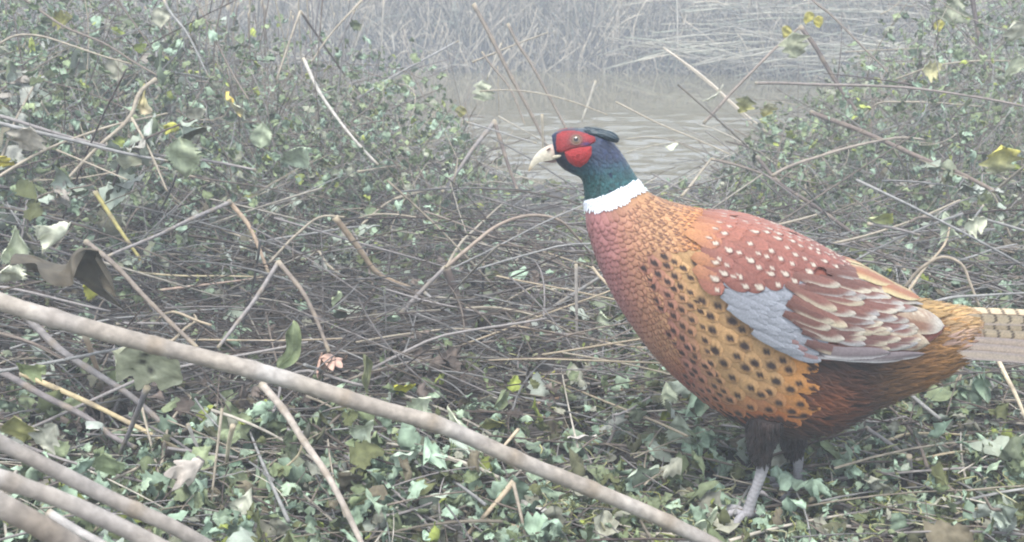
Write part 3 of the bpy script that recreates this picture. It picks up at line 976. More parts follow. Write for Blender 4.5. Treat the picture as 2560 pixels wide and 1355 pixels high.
        for j in range(44):
            sx, sy = 1462 + 1.25 * j + RNG.normal(0, 2), 328 + .2 * j + RNG.normal(0, 2.4)
            s0, t0 = find(min(sx, 1512), max(sy, 326))
            p0 = skin(np.array([s0]), np.array([t0 * side]), np.array([.001]))[0]
            e_ = bp(1541 + RNG.normal(0, 3), 346 + RNG.normal(0, 2.5))
            p1 = np.array([e_[0], BY - side * (0.013 + RNG.normal(0, .0015)), e_[1]])
            p0[1] = BY - side * max(abs(p0[1] - BY), .008)
            pth = p0 + (p1 - p0) * np.linspace(0, 1, 7)[:, None]
            pth[:, 2] += .001 * np.sin(np.linspace(0, 1, 7) * math.pi)
            m6.tubes(pth[None], np.array([.0012, .002, .0024, .0023, .002, .0015, .0006]), np.array((0.014, 0.03, 0.04)) * RNG.uniform(.7, 1.3), 6)
        add(m6, 'ear_tuft', M['gloss_feather'])

    # bill: upper mandible lofted between its ridge and its cutting edge, lower mandible beneath
    bill = empty('bill'); bill.parent = root
    ridge = spline([(1381, 360), (1370, 364), (1356, 371), (1344, 381), (1335, 392), (1328, 404), (1323, 416), (1321, 427)], 18)
    edge = spline([(1400, 388), (1386, 396), (1370, 400), (1356, 403), (1345, 407), (1335, 415), (1323, 429)], 18)
    hw = np.array([15, 15, 14, 13.2, 12.5, 12, 11, 10.2, 9.5, 8.8, 8, 7.2, 6.3, 5.4, 4.4, 3.2, 2, .6]) * PXM
    th = np.linspace(-math.pi * .62, math.pi * .62, 15)
    P = np.zeros((18, 15, 3))
    for i in range(18):
        r_, e_ = bp(*ridge[i]), bp(*edge[i])
        k_ = (1 - np.cos(th)) / (1 - math.cos(th[-1]))
        P[i, :, 0] = r_[0] + (e_[0] - r_[0]) * k_; P[i, :, 2] = r_[1] + (e_[1] - r_[1]) * k_
        P[i, :, 1] = BY + hw[i] * np.sin(th) / .999
    C = mix(np.broadcast_to(np.array((0.47, 0.43, 0.34)), P.shape), np.array((0.45, 0.33, 0.28)), np.broadcast_to(sstep(5, 0, np.arange(18))[:, None], (18, 15)))
    C = mix(C, np.array((0.40, 0.30, 0.18)), np.broadcast_to(sstep(13, 17, np.arange(18))[:, None], (18, 15)))
    add(MB().grids(P[None], C[None]), 'upper_mandible', M['horn'], bill)
    lowr = spline([(1402, 388), (1384, 398), (1368, 401), (1358, 404)], 10)
    lowe = spline([(1398, 404), (1382, 407), (1368, 406), (1358, 406)], 10)
    hw2 = np.linspace(13, 4, 10) * PXM
    P = np.zeros((10, 12, 3)); th = np.linspace(0, 2 * math.pi, 13)[:-1]
    for i in range(10):
        r_, e_ = bp(*lowr[i]), bp(*lowe[i])
        k_ = (1 - np.cos(th)) / 2
        P[i, :, 0] = r_[0] + (e_[0] - r_[0]) * k_; P[i, :, 2] = r_[1] + (e_[1] - r_[1]) * k_
        P[i, :, 1] = BY + hw2[i] * np.sin(th)
    add(MB().grids(P[None], np.array((0.22, 0.15, 0.135)), closed_u=True), 'lower_mandible', M['horn'], bill)
    for side in (1, -1):
        st_ = np.array([find(*p_) for p_ in spline([(1376, 396), (1384, 393.5), (1393, 391), (1403, 388.5)], 9)])
        gp_ = skin(st_[:, 0], st_[:, 1] * side, np.full(9, .0008))
        add(MB().tubes(gp_[None], np.array([.0012, .0022, .0024, .0024, .0022, .002, .0018, .0014, .0006]), (0.46, 0.41, 0.31), 8), 'gape', M['horn'], bill)
        a = bp(1371, 371)
        c_ = np.array([a[0], BY - side * 12.6 * PXM, a[1]])
        pth = c_ + np.linspace(-1, 1, 6)[:, None] * np.array([-.0022, 0, -.0016])
        add(MB().tubes(pth[None], np.array([.0003, .0008, .001, .001, .0008, .0003]), (0.12, 0.07, 0.06), 6), 'nostril', M['horn'], bill)

    # --- legs: feathered thigh, bare scaly shank, four toes, spur
    def leg(hip, knee, foot, ydep, lean, near):
        y0 = ydep
        H, K, F = at(*hip, y0), at(*knee, y0), at(*foot, y0 - lean)
        F[2] = max(F[2], 0.012)
        lg = empty('leg'); lg.parent = root
        path = spline([H, (H + K) / 2 + np.array([-.004, 0, 0]), K], 14)
        rad = np.interp(np.linspace(0, 1, 14), [0, .35, .75, 1], [.021, .016, .0098, .0065])
        add(MB().tubes(path[None], rad, (0.018, 0.011, 0.010), 16), 'thigh', M['feather'], lg)
        m7 = MB()
        for j in range(420):
            v_ = RNG.uniform(0, .84); a_ = RNG.uniform(0, 2 * math.pi)
            i_ = v_ * 13; p_ = path[int(i_)] + (path[min(int(i_) + 1, 13)] - path[int(i_)]) * (i_ % 1)
            r_ = np.interp(i_, np.arange(14), rad)
            dr = np.array([math.cos(a_), math.sin(a_), 0])
            L_ = RNG.uniform(.009, .017)
            dn = (K - H) / np.linalg.norm(K - H)
            tips = p_ + dr * (r_ + .0005 + RNG.uniform(0, .0018)) + dn * L_
            base_ = p_ + dr * r_ * .96
            pth = base_ + (tips - base_) * np.linspace(0, 1, 4)[:, None]
            m7.tubes(pth[None], np.array([.0018, .0022, .0016, .0004]), np.array((0.022, 0.014, 0.012)) * RNG.uniform(.5, 1.7), 4)
        add(m7, 'thigh_feathers', M['feather'], lg)
        n_ = 40
        sh = spline([K + np.array([0.002, 0, .004]), K + (F - K) * .35 + np.array([.0015, 0, 0]), K + (F - K) * .7, F], n_)
        r_ = np.interp(np.linspace(0, 1, n_), [0, .12, .5, .85, 1], [.0078, .0070, .0058, .0064, .0082])
        r_ = r_ * (1 + .05 * (np.sin(np.arange(n_) * 2.1) > .2))
        cs = np.array((0.30, 0.29, 0.30)) * (1 + .12 * np.sin(np.arange(n_) * 2.1))[:, None]
        add(MB().tubes(sh[None], r_, cs[None], 12), 'shank', M['horn'], lg)
        sp0 = K + (F - K) * .55
        spur = spline([sp0, sp0 + np.array([.010, .002, -.003]), sp0 + np.array([.019, .004, -.010])], 7)
        add(MB().tubes(spur[None], np.array([.0045, .004, .0034, .0028, .0021, .0013, .0004]), (0.30, 0.27, 0.26), 8), 'spur', M['horn'], lg)
        for ang, L_ in ((math.pi * 1.03, .058), (math.pi * .80, .052), (math.pi * 1.27, .050), (0.15, .024)):
            d_ = np.array([math.cos(ang), math.sin(ang), 0])
            base_ = F + np.array([0, 0, -.001])
            pts = [base_, base_ + d_ * L_ * .3 + np.array([0, 0, .003]), base_ + d_ * L_ * .62 + np.array([0, 0, -.002]), base_ + d_ * L_ * .88 + np.array([0, 0, -.005])]
            pa = spline(pts, 16)
            rt = np.interp(np.linspace(0, 1, 16), [0, .2, .9, 1], [.0062, .0050, .0036, .003]) * (1 + .08 * np.sin(np.arange(16) * 1.9))
            toe = add(MB().tubes(pa[None], rt, (0.29, 0.28, 0.29), 9), 'toe', M['horn'], lg)
            cl = spline([pa[-1], pa[-1] + d_ * .006 + np.array([0, 0, .001]), pa[-1] + d_ * .011 + np.array([0, 0, -.004])], 6)
            add(MB().tubes(cl[None], np.array([.0026, .0023, .0019, .0014, .0009, .0003]), (0.13, 0.11, 0.10), 7), 'claw', M['horn'], toe)
    leg((1915, 1040), (1907, 1158), (1868, 1292), BY - .038, 0.0, True)
    leg((1990, 1040), (1990, 1140), (1992, 1262), BY + .038, 0.0, False)
    return root

build_pheasant()

# ------------------------------------------------------------------ stems
TAN, GREY, BROWN, PALE, DARK, OLIVE, MAUVE = (0.30, 0.26, 0.20), (0.235, 0.23, 0.22), (0.17, 0.14, 0.115), (0.46, 0.42, 0.35), (0.10, 0.078, 0.068), (0.33, 0.29, 0.11), (0.225, 0.205, 0.195)

def stem_points(pts, h0, h1, n):
    """pixels along a stem -> points in space; h0, h1: height of its ends above the ground (h1 None: it stays at the first end's distance;
    a negative number: that distance in metres instead)"""
    y0 = -h0 if h0 < 0 else on_ground(*pts[0], h0)
    y1 = y0 if h1 is None else (-h1 if h1 < 0 else on_ground(*pts[-1], h1))
    p = np.asarray(pts, float)
    d = np.r_[0, np.cumsum(np.linalg.norm(np.diff(p, axis=0), axis=1))]; d /= d[-1]
    inv = 1 / y0 + (1 / y1 - 1 / y0) * d                  # straight in space is straight in 1/distance
    P = np.array([at(q[0], q[1], 1 / i) for q, i in zip(p, inv)])
    return spline(P, n)

def traced_stem(name, label, pts, h0, h1, width, colour, nodes=0.0, taper=0.65, cat='plant stem', group=None, wob=.4, sides=8):
    L0 = np.hypot(*(np.diff(np.asarray(pts, float), axis=0).T)).sum()
    n = int(np.clip(L0 / 14, 10, 120))
    P = stem_points(pts, h0, h1, n)
    ln = np.linalg.norm(np.diff(P, axis=0), axis=1).sum()
    dep = P[:, 1] * CP + (CAM_H - P[:, 2]) * SP
    r = width * (0.5 if width > 35 else .44) * dep / FPX
    r = np.median(r) * np.linspace(1, taper, n)
    P = P + wob * np.median(r) * 0.35 * np.stack([np.sin(np.linspace(0, ln * 37, n) + k * 2 + len(label)) for k in range(3)], -1)
    t = np.linspace(0, ln, n)
    C = np.tile(np.asarray(colour, float), (n, 1)) * (1 + .08 * np.sin(t * 31 + len(label)) + RNG.normal(0, .04, n))[:, None]
    if nodes:
        ph = ((t + .03) % nodes) / nodes
        near = np.exp(-((ph - .5) * nodes / .0055) ** 2)
        r = r * (1 + .17 * near)
        C = mix(C, np.array((0.21, 0.17, 0.125)), np.clip(near * 1.1, 0, .7))
    if width > 35:                                           # weathered skin: streaks and a slightly uneven outline
        r = r * (1 + .035 * np.sin(t * 61 + 1) * np.sin(t * 23)) + RNG.normal(0, .012, n) * np.median(r)
        C = mix(C, np.array((0.42, 0.41, 0.40)), np.clip(np.sin(t * 19 + 2) * np.sin(t * 47), 0, 1) * .45)
        C = mix(C, np.array((0.17, 0.14, 0.12)), np.clip(np.sin(t * 33 + 4) * np.sin(t * 12 + 1) - .35, 0, 1) * .8)
    C[-1] = C[0] = np.array((0.33, 0.28, 0.20))
    o = MB().tubes(P[None], r[None], C[None], sides=14 if width > 35 else sides).build(name, M['stem'], origin=P[n // 2])
    tag(o, label, cat, group)
    return o

# (label, pixels, height of first end, height of last end, width in photo pixels, colour)
STEMS = [
 ('long dead stalk leaning down the bank right of the bush to beside the beak', [(1185, 11), (1238, 113), (1281, 198), (1327, 283), (1370, 372)], -3.1, -2.9, 13, BROWN),
 ('thin dead stalk crossing the water just above the head', [(1270, 60), (1291, 103), (1327, 159), (1380, 255), (1420, 330)], -3.2, -3.0, 10, BROWN),
 ('thin leaning stalk left of the longest stalk over the water', [(1205, 130), (1220, 152), (1274, 220), (1312, 310)], -3.0, -2.8, 7, BROWN),
 ('straight twig rising from the left bush to the upper right over the water', [(880, 255), (919, 230), (1054, 152), (1146, 103)], -2.9, -3.1, 9, GREY),
 ('short twig slanting up to the right under the far bank', [(1181, 156), (1256, 124), (1370, 81)], -3.2, -3.3, 6, TAN),
 ('fine arching twig spanning the water level above the head', [(1200, 228), (1231, 226), (1327, 230), (1433, 255), (1518, 287)], -2.9, -2.7, 5, TAN),
 ('short cream straw standing in the water above the crown of the bird', [(1490, 202), (1454, 305)], -4.6, -4.6, 8, PALE),
 ('short cream straw caught upright on the leaning stalks', [(1254, 108), (1217, 200)], -3.4, -3.4, 7, PALE),
 ('thin upright straw at the edge of the left bush before the water', [(1244, 165), (1249, 310)], -3.2, -3.2, 4, TAN),
 ('bent stem, the long arm running down left from its kink by the water', [(1238, 303), (1190, 362), (1150, 420), (1105, 480)], -2.7, -2.5, 13, MAUVE),
 ('dark stem hanging down steeply from the kink by the water', [(1236, 304), (1252, 354), (1281, 443), (1295, 480)], -2.7, -2.5, 13, DARK),
 ('fine twig sloping right towards the beak', [(1167, 305), (1341, 358)], -2.6, -2.5, 6, GREY),
 ('thin tan straw lying level in the bush left of the kinked stem', [(895, 429), (990, 415), (1089, 407)], .2, .2, 6, TAN),
 ('upright twig leaning by the beak', [(1355, 285), (1358, 400)], -2.4, None, 8, TAN),
 ('white bleached stalk leaning in the bush at the water edge', [(758, 146), (797, 227), (850, 305), (900, 365), (945, 412)], -2.7, -2.5, 11, (0.42, 0.39, 0.35)),
 ('pale thin reed crossing above the white stalk', [(905, 0), (811, 106), (775, 160)], -2.9, -2.8, 7, TAN),
 ('kinked reed, its tan arm going down left', [(751, 28), (720, 115), (691, 200)], -2.8, -2.7, 8, TAN),
 ('dark reed going down right from the kinked reed', [(751, 28), (808, 110), (864, 191)], -2.8, -2.9, 7, DARK),
 ('long brown cane arching through the leaves at the top of the bush', [(-30, -60), (64, 0), (156, 64), (269, 113), (336, 156), (392, 188)], -2.4, -2.3, 9, BROWN),
 ('thin tan cane arching just under the long brown cane', [(-20, 120), (46, 88), (88, 88), (177, 113), (262, 142), (330, 160)], -2.3, -2.3, 7, TAN),
 ('dark cane dropping from the top edge of the bush, thin and straight', [(280, -20), (294, 0), (382, 124)], -2.6, -2.6, 7, BROWN),
 ('grey cane in the bush between two brown ones', [(410, 0), (418, 18), (464, 78), (520, 190)], -2.6, -2.5, 8, GREY),
 ('brown cane leaning over the reeds at the top of the bush', [(485, -20), (492, 0), (542, 106), (585, 191), (622, 250)], -2.6, -2.5, 8, BROWN),
 ('crooked tan stem forking under the curled yellow leaf', [(390, 198), (354, 227), (326, 290), (248, 365), (142, 475)], -2.1, -1.9, 13, TAN),
 ('straight thin stem dropping from the fork under the curled leaf', [(329, 294), (372, 372), (418, 478)], -2.0, -1.9, 8, TAN),
 ('long grey stem lying across the bush at half height', [(-30, 282), (0, 290), (149, 336), (354, 383), (531, 404), (640, 425)], -1.95, -2.0, 11, MAUVE),
 ('darker grey stem lying just below the long grey one', [(-30, 300), (0, 308), (195, 354), (361, 393), (420, 402)], -1.9, -1.95, 12, GREY),
 ('tan stem rising from the lower left across the grey stems', [(-20, 452), (0, 439), (106, 379), (241, 326), (418, 283)], -1.85, -2.1, 9, TAN),
 ('fine tan straw sloping right below the grey stems', [(142, 375), (212, 404), (319, 450)], -1.9, -1.85, 6, TAN),
 ('brown stem sloping from the left edge into the heart of the tangle', [(-20, 460), (66, 484), (152, 506), (230, 530), (300, 570)], .16, .12, 13, MAUVE),
 ('sharply kinked stem, its long grey arm running down left', [(576, 505), (500, 538), (400, 585), (269, 641)], .24, .20, 13, MAUVE),
 ('tan brown arm hanging from the sharply kinked stem', [(572, 503), (623, 566), (650, 625), (672, 684)], .24, .12, 14, (0.27, 0.2, 0.14)),
 ('brown stem running from the big dark leaf down to the main stalk', [(215, 604), (290, 665), (360, 740), (430, 810), (492, 868)], .22, .16, 16, BROWN),
 ('olive yellow stem leaning beside the big dark leaf', [(237, 478), (290, 560), (358, 658)], .24, .12, 13, OLIVE),
 ('grey brown stem rising from the main stalk to a pointed kink', [(697, 656), (640, 745), (590, 810), (545, 870)], .22, .14, 14, MAUVE),
 ('brown arm falling right from the pointed kink', [(696, 655), (765, 743), (811, 850), (822, 880)], .22, .12, 15, BROWN),
 ('thin tan stem bowed like a bridge above the kinked stems', [(673, 658), (744, 584), (807, 541), (861, 543)], .14, .22, 9, TAN),
 ('thick brown stub leaning right from the end of the bowed stem', [(838, 543), (902, 628), (937, 677), (1036, 725)], .22, .08, 18, (0.25, 0.19, 0.13)),
 ('grey stem leaning up to the fork in the middle of the tangle', [(1004, 784), (1060, 722), (1114, 665)], .08, .16, 16, MAUVE),
 ('long bowed stem arching from the fork towards the breast', [(1114, 669), (1178, 614), (1245, 564), (1327, 538), (1398, 551), (1440, 590), (1485, 645)], .16, .12, 11, (0.27, 0.215, 0.17)),
 ('second thin stem fanning out of the fork', [(1118, 665), (1150, 610), (1185, 575), (1258, 507)], .15, .15, 8, TAN),
 ('thick dark rotten stem standing under the fork', [(1112, 664), (1150, 760), (1168, 855)], .15, .02, 26, DARK),
 ('thin arched straw right of the rotten stem', [(1165, 771), (1215, 768), (1291, 777), (1365, 800), (1433, 835)], .10, .06, 8, TAN),
 ('grey stick rising to the breast feathers', [(1335, 800), (1430, 738), (1525, 676)], .05, .16, 13, GREY),
 ('pale thin upright stalk in front of the breast', [(1440, 660), (1442, 780), (1443, 915)], -1.62, None, 10, (0.33, 0.30, 0.27)),
 ('short black upright stub beside a white leaf', [(1209, 655), (1207, 710), (1206, 768)], -1.9, None, 9, (0.03, 0.03, 0.032)),
 ('fine arched straw high in the middle of the tangle', [(987, 497), (1060, 478), (1132, 465), (1220, 458)], .15, .15, 6, TAN),
 ('straw bowed under the fine arched straw', [(905, 560), (980, 500), (1090, 470), (1240, 455), (1330, 470)], .10, .1, 6, TAN),
 ('dark twig sloping right beside the brown stub', [(1060, 730), (1110, 772), (1160, 800)], .06, .05, 10, GREY),
 ('tan twig lying below the bowed bridge stem', [(510, 560), (600, 590), (700, 640)], .1, .1, 7, TAN),
 ('light straw lying level under the kinked arm', [(330, 680), (460, 690), (560, 690), (660, 692)], .1, .1, 7, (0.4, 0.34, 0.22)),
 ('pinkish straw rising gently to the kink', [(400, 725), (530, 710), (655, 694)], .08, .1, 8, (0.38, 0.28, 0.22)),
 ('short grey stick lying level above the main stalk', [(290, 810), (380, 808), (480, 811)], .1, .1, 10, MAUVE),
 ('grey brown stem passing under the main stalk at the left edge', [(60, 786), (159, 881), (241, 934), (320, 985), (440, 1090)], .18, .04, 22, MAUVE),
 ('brown leaf stalk standing below the main stalk', [(213, 838), (235, 900), (255, 960), (262, 990)], .16, .06, 17, (0.26, 0.2, 0.14)),
 ('dark grey brown stem lying at the left edge below the main stalk', [(-20, 920), (0, 929), (110, 990), (225, 1049), (281, 1091), (340, 1120)], .14, .06, 21, (0.17, 0.15, 0.145)),
 ('yellowish straw lying beside the dark stem below the main stalk', [(53, 933), (228, 1010), (327, 1059), (380, 1087), (450, 1126)], .12, .05, 17, (0.42, 0.34, 0.2)),
 ('short dark broken stick propped upright with a tan broken tip', [(369, 969), (335, 1050), (300, 1135)], .16, .05, 17, (0.15, 0.14, 0.145)),
 ('thin tan straw leaning from the broken stick', [(355, 1020), (380, 1120), (406, 1220)], .1, .03, 8, TAN),
 ('grey green stalk going down to the lower edge from the main stalk', [(655, 962), (714, 1031), (756, 1098), (823, 1196), (900, 1350), (915, 1385)], .16, -.99, 24, (0.34, 0.295, 0.25)),
 ('fine curled tendril looping from the stalk at the lower edge', [(756, 1112), (749, 1133), (714, 1168), (640, 1207)], .10, .05, 7, (0.45, 0.38, 0.25)),
 ('blurred upright grass stem near the stub in the lower left', [(555, 1020), (540, 1150), (528, 1260)], .16, .06, 9, TAN),
 ('cream upright blade among pale leaves in the lower left', [(583, 1065), (572, 1110), (565, 1165)], .12, .05, 15, (0.5, 0.44, 0.32)),
 ('short white stalk leaning left of the cream blade', [(470, 1060), (490, 1110), (505, 1140)], .1, .05, 12, (0.45, 0.42, 0.38)),
 ('tan stick running down left to the lower edge in mid frame', [(1284, 1203), (1225, 1275), (1155, 1352)], .08, .03, 17, (0.42, 0.34, 0.24)),
 ('thin stick crossing the tan stick end and going straight down', [(1284, 1208), (1302, 1285), (1318, 1360)], .08, .03, 12, (0.33, 0.28, 0.22)),
 ('short pale twig stub sticking up behind the main stalk', [(1296, 1074), (1278, 1095), (1258, 1118)], -1.10, -1.07, 11, (0.45, 0.37, 0.26)),
 ('pale broken stick lying below the breast', [(1588, 943), (1565, 963), (1537, 988)], .04, .03, 12, (0.48, 0.38, 0.25)),
 ('dark straight stick behind the pale broken one', [(1655, 915), (1600, 950), (1540, 995)], .03, .02, 12, GREY),
 ('cream straw sloping right under the flank', [(1634, 950), (1662, 980), (1694, 1016)], .05, .03, 11, (0.52, 0.44, 0.32)),
 ('short orange tan chip of stem on the ground', [(1342, 1010), (1370, 1003), (1402, 993)], .03, .03, 12, (0.42, 0.25, 0.15)),
 ('pale stick lying across the lower edge in mid frame', [(1260, 1308), (1340, 1330), (1415, 1353)], .03, .02, 12, (0.46, 0.38, 0.27)),
 ('thin grey stick sloping away behind the main stalk', [(1307, 1087), (1360, 1122), (1415, 1165)], .05, .02, 9, GREY),
 ('long dark cane falling from the bush right of the neck to behind the tail', [(1894, 393), (1940, 450), (2044, 520), (2170, 610), (2262, 675)], -2.7, -1.9, 13, DARK),
 ('bent tan stem rising from behind the back to a soft kink', [(1705, 490), (1745, 440), (1777, 397)], -2.4, -2.6, 9, TAN),
 ('tan stem running right from the soft kink behind the back', [(1777, 397), (1851, 416), (1943, 453), (1985, 485)], -2.6, -2.5, 9, BROWN),
 ('straight bare twig over the water right of the head, rising to a kink', [(1759, 308), (1851, 209), (1943, 117), (2001, 66)], -3.0, -3.1, 10, (0.22, 0.18, 0.15)),
 ('brown cane dropping right from the kink over the far bank', [(2000, 66), (2043, 124), (2067, 166), (2099, 220), (2160, 300)], -3.1, -2.9, 14, DARK),
 ('long level cane reaching left across the water', [(1887, 208), (1943, 208), (2067, 212), (2262, 219), (2404, 237), (2560, 266), (2660, 290)], -2.7, -2.3, 9, (0.2, 0.17, 0.15)),
 ('thick brown cane sloping down right through the leaves', [(2028, 282), (2120, 315), (2213, 354), (2298, 393), (2404, 436), (2490, 480)], -2.7, -2.2, 16, (0.16, 0.125, 0.105)),
 ('curved tan stem climbing right to meet the thick brown cane', [(1930, 440), (1943, 432), (2050, 390), (2156, 361), (2262, 344), (2310, 350)], -2.4, -2.5, 10, (0.26, 0.22, 0.18)),
 ('pale crooked twig standing above the thick brown cane', [(2145, 308), (2195, 259), (2262, 255), (2453, 266)], -2.8, -2.7, 7, TAN),
 ('dark upright trunk of a bramble at the top right', [(2428, -30), (2432, 0), (2443, 71), (2457, 142), (2466, 190)], -3.0, -2.9, 15, (0.085, 0.07, 0.068)),
 ('fine arching twig across the dark bramble trunk', [(2241, 198), (2333, 166), (2457, 152), (2530, 152)], -2.8, -2.7, 6, TAN),
 ('thin cane hanging from the top edge right of the far bank', [(2020, -20), (2032, 0), (2071, 32), (2156, 117), (2220, 180)], -3.0, -2.8, 7, BROWN),
 ('grey stick propped at the right edge below the leaves', [(2489, 478), (2530, 443), (2580, 400)], -2.2, -2.1, 11, (0.3, 0.26, 0.2)),
 ('grey straw lying behind the shoulder of the bird', [(1948, 562), (1995, 550), (2042, 536)], -2.2, -2.2, 9, TAN),
 ('grey twig sloping right below a green leaf behind the back', [(2168, 559), (2230, 570), (2300, 588)], -1.9, -1.9, 11, MAUVE),
 ('dark twig standing at the right edge behind the back', [(2408, 584), (2432, 550), (2460, 512)], -1.9, -1.9, 9, GREY),
 ('tan hooped stem bent over behind the tail', [(2262, 720), (2306, 669), (2363, 642), (2405, 662), (2423, 704), (2450, 770)], -1.65, -1.6, 11, (0.3, 0.25, 0.19)),
 ('long tan straw lying behind the rump', [(2080, 610), (2160, 590), (2290, 548), (2400, 500)], -1.95, -2.1, 8, TAN),
 ('grey stem lying level behind the tail', [(2270, 775), (2370, 745), (2470, 738), (2600, 730)], -1.6, -1.6, 9, GREY),
 ('pale stalk falling from under the tail to the lower right', [(2485, 878), (2512, 935), (2545, 1000), (2570, 1060)], -1.4, -1.3, 14, (0.46, 0.39, 0.28)),
 ('grey stick sloping down right below the tail', [(2165, 1070), (2215, 1103), (2273, 1144)], .06, .05, 14, MAUVE),
 ('short upright grey peg at the end of the sloping stick', [(2273, 1140), (2277, 1180), (2274, 1228)], .06, .0, 15, (0.3, 0.28, 0.28)),
 ('light straw arched over the sloping grey stick', [(2215, 1104), (2250, 1090), (2338, 1084), (2420, 1088)], .05, .05, 10, (0.46, 0.38, 0.24)),
 ('thin tan straw lying right of the far leg', [(2100, 1134), (2160, 1128), (2215, 1123), (2290, 1110)], .04, .04, 8, TAN),
 ('tan straw running to the right edge below the tail', [(2290, 1150), (2390, 1130), (2490, 1135), (2580, 1120)], .05, .05, 8, (0.4, 0.33, 0.22)),
 ('white straw leaning over the water below the far bank, leaning right', [(1660, 120), (1766, 198), (1844, 269), (1915, 329)], -4.4, -3.6, 7, (0.45, 0.39, 0.31)),
 ('thinner straw beside the white leaning one', [(1692, 145), (1790, 225), (1880, 310)], -4.5, -3.8, 5, TAN),
 ('fine twig sloping over the water to behind the neck', [(1540, 255), (1660, 315), (1738, 347), (1823, 385)], -2.9, -2.6, 6, TAN),
]
BIG_STALKS = [
 ('long thick jointed dead stalk lying diagonally across the foreground', [(-160, 700), (-60, 728), (0, 752), (130, 795), (260, 832), (500, 890), (700, 945), (900, 1005), (1100, 1065), (1300, 1150), (1480, 1225), (1650, 1295), (1800, 1372), (1930, 1440)], -.93, -1.04, 42, (0.29, 0.255, 0.215), .09),
 ('blurred dead stalk in the lower left corner, upper one of the pair', [(-120, 1050), (0, 1108), (150, 1182), (300, 1257), (420, 1312), (560, 1390)], -.74, -.80, 39, (0.27, 0.24, 0.21), .12),
 ('blurred dead stalk in the lower left corner, lower and broadest one', [(-120, 1150), (0, 1197), (150, 1248), (250, 1292), (390, 1362), (480, 1410)], -.66, -.72, 44, (0.32, 0.285, 0.25), .14),
 ('brownish out of focus stem in the very corner', [(-120, 1200), (0, 1262), (90, 1310), (180, 1366), (240, 1410)], -.60, -.64, 60, (0.24, 0.20, 0.16), 0),
 ('thin pale stem between the corner stalks', [(120, 1280), (180, 1318), (270, 1368)], -.8, -.78, 24, (0.42, 0.39, 0.36), 0),
]
for (lab, pts, h0, h1, w, c, nd) in BIG_STALKS:
    traced_stem('dead_stalk', lab, pts, h0, h1, w, c, nodes=nd, taper=.95, wob=.35)
for (lab, pts, h0, h1, w, c) in STEMS:
    traced_stem('dry_stem', lab, pts, h0, h1, w, c, nodes=0.06 if w > 12 else 0, wob=.3)

# ------------------------------------------------------------------ leaves
def leaf_grid(kind, nu=7, nv=10, seed=0, curl=0.6, fold=0.5, crumple=0.06):
    """one withered leaf, root at the origin, 1 long along +Y, its upper side towards +Z: (nv, nu, 3)"""
    r = np.random.default_rng(seed)
    v = np.linspace(0, 1, nv)[:, None] * np.ones((1, nu)); u = np.linspace(-1, 1, nu)[None] * np.ones((nv, 1))
    if kind == 'ovate':
        w = 0.42 * np.sin(np.clip(v, 0, 1) ** .75 * math.pi) ** .8
        w = w * (1 + .16 * np.where((np.arange(nv) % 2)[:, None] == 0, 1, -1) * (np.abs(u) > .9))
    elif kind == 'lobed':
        w = 0.48 * (np.sin(v ** .7 * math.pi) ** .55) * (1 + .27 * np.sin(v * 3.1 * 2 * math.pi + r.uniform(0, 6)) * (np.abs(u) > .6))
    else:                                                 # long and narrow
        w = 0.17 * np.sin(v ** .8 * math.pi) ** .8
    w = np.maximum(w, .012)
    x = u * w
    y = v + .10 * np.abs(u) * (1 - v) * (kind == 'lobed')
    # fold along the midrib, roll lengthways, crumple
    ang = fold * np.abs(u) * (1 + .3 * np.sin(v * 5 + r.uniform(0, 6)))
    X, Z = x * np.cos(ang), np.abs(x) * np.sin(ang)
    X = X + .12 * np.sin(v * 3 + r.uniform(0, 6)) * v
    k = curl * (1 + .4 * r.normal())
    a = k * y
    Y2 = np.where(abs(k) > 1e-3, np.sin(a) / max(abs(k), 1e-3) * np.sign(k), y); Z2 = -(1 - np.cos(a)) / max(abs(k), 1e-3) * np.sign(k)
    P = np.stack([X, Y2 - Z * np.sin(a), Z2 + Z * np.cos(a)], -1)
    ph = r.uniform(0, 6, 6)
    P[..., 2] += crumple * (np.sin(u * 4 + ph[0] + v * 3) * np.sin(v * 7 + ph[1]) + .6 * np.sin(v * 13 + ph[2] + u * 2))
    P[..., 0] += crumple * .6 * np.sin(v * 9 + ph[3] + u)
    return P - P[0, nu // 2]

KINDS = ['ovate', 'narrow', 'ovate', 'lobed', 'ovate', 'narrow', 'lobed', 'ovate']
VAR = [leaf_grid(KINDS[i % 8], 7, 10, i, curl=[.4, .9, 1.7, .6, -1.0, .8, 2.4, -.5][i % 8], fold=[.3, .5, .9, .2, .7, .6, 1.1, .4][i % 8], crumple=.045 + .02 * (i % 4)) for i in range(24)]
VAR_LOW = [leaf_grid(KINDS[i % 8], 7, 10, 100 + i, curl=[.4, .9, 1.7, .6, -1.0, .8, 2.4, -.5][i % 8], fold=[.3, .5, .9, .2, .7, .6, 1.1, .4][i % 8], crumple=.07 + .03 * (i % 3)) for i in range(36)]

def leaf_shade(P):
    """midrib and veins a little paler, as in the leaf itself"""
    nv, nu, _ = P.shape
    u = np.abs(np.linspace(-1, 1, nu))[None]; v = np.linspace(0, 1, nv)[:, None]
    return (0.92 + .16 * (u < .12) + .07 * np.sin(v * 28 + u * 6))[..., None] * np.ones(3)

LEAF_MESH = [MB().grids(p[None], leaf_shade(p)[None]).mesh('withered_leaf', M['leaf']) for p in VAR]

